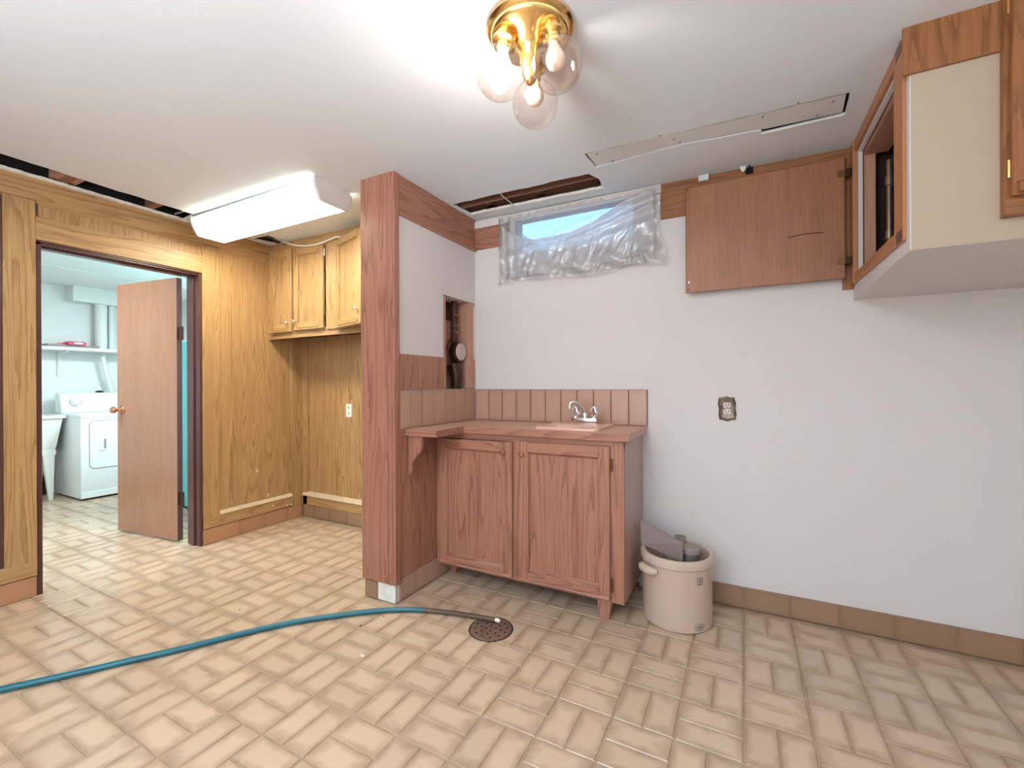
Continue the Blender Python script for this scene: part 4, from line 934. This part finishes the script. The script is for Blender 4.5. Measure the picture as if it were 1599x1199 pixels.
for x0, x1 in ((fxb-.016, fxb), (fxa-.002, fxa+.012)):
    MB().prism([(.289, lz-.004), (.289, lz-.03), (.298, lz-.064), (.326, lz-.121), (.340, lz-.126), (.502, lz-.126), (.520, lz-.119), (.545, lz-.076), (.548, lz-.03), (.50, lz-.004)], 'x', x0, x1, .002).build('end_cap', plain('grey_end_cap', lin(205, 200, 200), .5), fl)
cbp = smooth_path([(-1.86, .90, 2.335), (-1.80, .93, 2.300), (-1.70, .938, 2.262), (-1.55, .930, 2.228), (-1.40, .930, 2.218), (-1.26, .934, 2.235), (-1.20, .930, 2.240), (-1.15, .925, 2.232)], 8)
tag(MB().tube(cbp, .006, 8).build('cable', TAPE), 'white cable sagging from the ceiling hole along the golden cabinet doors', 'cable')
tag(MB().tube(smooth_path([(-1.93, .98, 2.305), (-1.935, 1.0, 2.27), (-1.94, 1.0, 2.245)]), .012, 8).build('cable_clamp', TAPE), 'short white clamp hanging at the ragged hole beside the golden cabinet', 'clamp')

# ------------------------------------------------------------------ brass ceiling fixture with three globes
LX, LY = .838, -.068; LZ = cz(LX)
cl = empty('ceiling_light', (LX, LY, LZ)); tag(cl, 'polished brass ceiling fixture with three clear glass globes', 'light')
MB().lathe([(.128, -.001), (.134, -.004), (.136, -.014), (.130, -.022), (.123, -.026), (.122, -.034), (.116, -.040), (.060, -.052), (.036, -.075), (.030, -.11), (.024, -.150), (.014, -.172), (.008, -.178), (0, -.180)], (LX, LY, LZ), n=48).build('canopy', BRASS, cl)
GL = [(.778, -.150, 2.102), (.938, -.100, 2.104), (.812, .026, 2.098)]
for k, g in enumerate(GL):
    g = Vector(g); c = Vector((LX, LY, LZ-.045)); out = Vector((g.x-LX, g.y-LY, 0)).normalized()
    top = Vector((LX, LY, LZ-.03)) + out*.085
    ax = (g-top).normalized(); R_ = .076
    sk_ = MB().lathe([(0, -.01), (.022, -.01), (.026, 0), (.026, .03), (.034, .036), (.035, .046), (.022, .050), (.019, .072), (0, .072)], top, n=24, direction=ax).build('socket', BRASS, cl)
    d0 = (g-top).length
    # open-necked globe
    prof = [(R_*math.sin(a), -R_*math.cos(a)) for a in [math.asin(.42)+(PI-math.asin(.42))*i/22 for i in range(22)]] + [(0, R_)]
    MB().lathe(prof, g, n=40, direction=ax).build('globe', GLOBE, cl)
    st = top + ax*.066
    bp2 = [(.012, 0), (.0135, .010), (.020, .030), (.0275, .048), (.029, .060), (.026, .074), (.016, .085), (0, .089)]
    MB().lathe(bp2, st, n=20, direction=ax).build('bulb', LITB if k == 0 else FROST, sk_)

# ------------------------------------------------------------------ polythene over the window
random.seed(3)
pp_ = empty('polythene_sheet', (.5, YB-.03, 2.0)); tag(pp_, 'wrinkled clear polythene sheet taped over the high basement window', 'sheet')
def fold(x, z):
    # deep sag from the upper right corner towards the lower left, hanging pleats at both ends
    s = (x-.02)/1.04; t = (2.25-z)/.43
    v = .018*math.sin(3.1*s)*math.sin(3.0*min(max(t, 0), 1))
    q = t - (1.02-.98*s)*.62
    v += .020*math.exp(-(q/.05)**2)*(0.3+s) + .013*math.exp(-((q-.16)/.04)**2)*s + .011*math.exp(-((q-.33)/.05)**2)*s
    v += .010*max(0, 1-s/.16)*math.sin(95*x) + .008*max(0, (s-.86)/.14)*math.sin(75*x+9*z)
    v += .006*math.sin(23*x+31*z+2*math.sin(17*z)) *t + .004*math.sin(61*x-47*z+3*math.sin(29*x))*(.3+t)
    for cx_, cz_, a, L in [(.66, 1.92, .9, .05), (.74, 1.93, 1.1, .07), (.90, 1.90, .4, .08), (.93, 1.86, 2.0, .05), (.54, 1.93, 1.3, .05), (.82, 1.97, .9, .09), (1.0, 1.92, 1.7, .08)]:
        dx, dz = x-cx_, z-cz_; u_ = dx*math.cos(a)+dz*math.sin(a); w_ = -dx*math.sin(a)+dz*math.cos(a)
        v += .016*math.exp(-(w_/.012)**2-(u_/L)**2)
    return v
b = MB(); NX, NZ = 130, 64; grid = []
for j in range(NZ+1):
    row = []
    for i in range(NX+1):
        s, t = i/NX, j/NZ
        xl = -.018 + .010*math.sin(3*t); xr = 1.018 + .045*max(0, (t-.45)/.55) + .006*math.sin(9*t)
        x = xl+(xr-xl)*s
        zt = cz(x)-.002-.03*(s > .0)*0; ztop = 2.262 - .028*max(0, (s-.6)/.4)
        zb = 1.822 - .006*s + .012*math.sin(8*s) + (.030*math.exp(-((s-.80)/.06)**2)) - .012*max(0, (s-.9)/.1)
        z = ztop+(zb-ztop)*t
        row.append(b.bm.verts.new((x, YB-.031-.008*min(1, t*3)-fold(x, z), z)))
    grid.append(row)
fs = []
for j in range(NZ):
    for i in range(NX): fs.append(b.bm.faces.new((grid[j][i], grid[j+1][i], grid[j+1][i+1], grid[j][i+1])))
b._mark(fs, True); b.build('film', POLY, pp_)
# the loose half of the film, sagging in a double layer below the bright pane
b = MB(); NX, NZ = 100, 44; grid = []
def sag(x):
    pts_ = [(.02, 2.20), (.10, 2.135), (.18, 2.095), (.28, 2.065), (.38, 2.062), (.50, 2.072), (.62, 2.098), (.74, 2.148), (.86, 2.205), (.98, 2.230)]
    for (xa, za), (xb, zb) in zip(pts_, pts_[1:]):
        if x <= xb: t = max(0, (x-xa)/(xb-xa)); t = t*t*(3-2*t)*.35+t*.65; return za+(zb-za)*t
    return pts_[-1][1]
for j in range(NZ+1):
    row = []
    for i in range(NX+1):
        x = .03+.96*i/NX; t = j/NZ; z = sag(x)+(1.845+.01*math.sin(7*x)-sag(x))*t
        y = YB-.044-fold(x, z)-.016*math.exp(-(t/.07)**2)-.008*math.exp(-((t-.2)/.06)**2)*x+.012*min(1, max(0, t-.8)*5)
        row.append(b.bm.verts.new((x, y, z)))
    grid.append(row)
fs = []
for j in range(NZ):
    for i in range(NX): fs.append(b.bm.faces.new((grid[j][i], grid[j+1][i], grid[j+1][i+1], grid[j][i+1])))
b._mark(fs, True); b.build('loose_fold', POLY2, pp_)
b = MB().box(-.01, 1.022, YB-.032, YB-.0265, 2.236, 2.262, .002); b.build('tape_strip', poly_sheet('taped_edge', .8, (.85, .80, .76, 1), .1, .3), pp_)

# bits stuck at the head of the back wall
tag(MB().box(1.217, 1.268, YB-.034, YB-.0125, 2.238, cz(1.24)-.001, .002).build('drywall_block', WALL), 'small white drywall block wedged above the open plywood door', 'block')
wcn = empty('wire_connector', (1.43, YB-.02, 2.25)); tag(wcn, 'white wire connector dangling from the ceiling above the plywood door', 'connector')
b = MB().tube(smooth_path([(1.42, YB-.03, cz(1.42)+.01), (1.424, YB-.036, 2.258), (1.432, YB-.032, 2.244)]), .008, 8).tube([(1.436, YB-.032, 2.272), (1.434, YB-.034, 2.25)], .008, 8); b.build('caps', TAPE, wcn)
MB().tube(smooth_path([(1.455, YB-.03, cz(1.45)+.01), (1.458, YB-.034, 2.256), (1.446, YB-.03, 2.240)]), .004, 6).build('wire', BLACK, wcn)
MB().box(1.44, 1.475, YB-.0135, YB-.0118, 2.232, cz(1.46)-.001).build('dark_gap', BLACK, wcn)

# nail heads, crumbs, wires and the like: too small to tell apart, one piece each
for o in bpy.data.objects:
    if o.parent and o.name.split('.')[0] in ('screw_heads', 'nail_holes', 'paint_splatter', 'broken_plaster_edge', 'holes', 'wire_tangle', 'slots', 'maker_mark', 'size_mark', 'pipe_strap', 'white_wire', 'joint_strip', 'window_well'): o['kind'] = 'stuff'
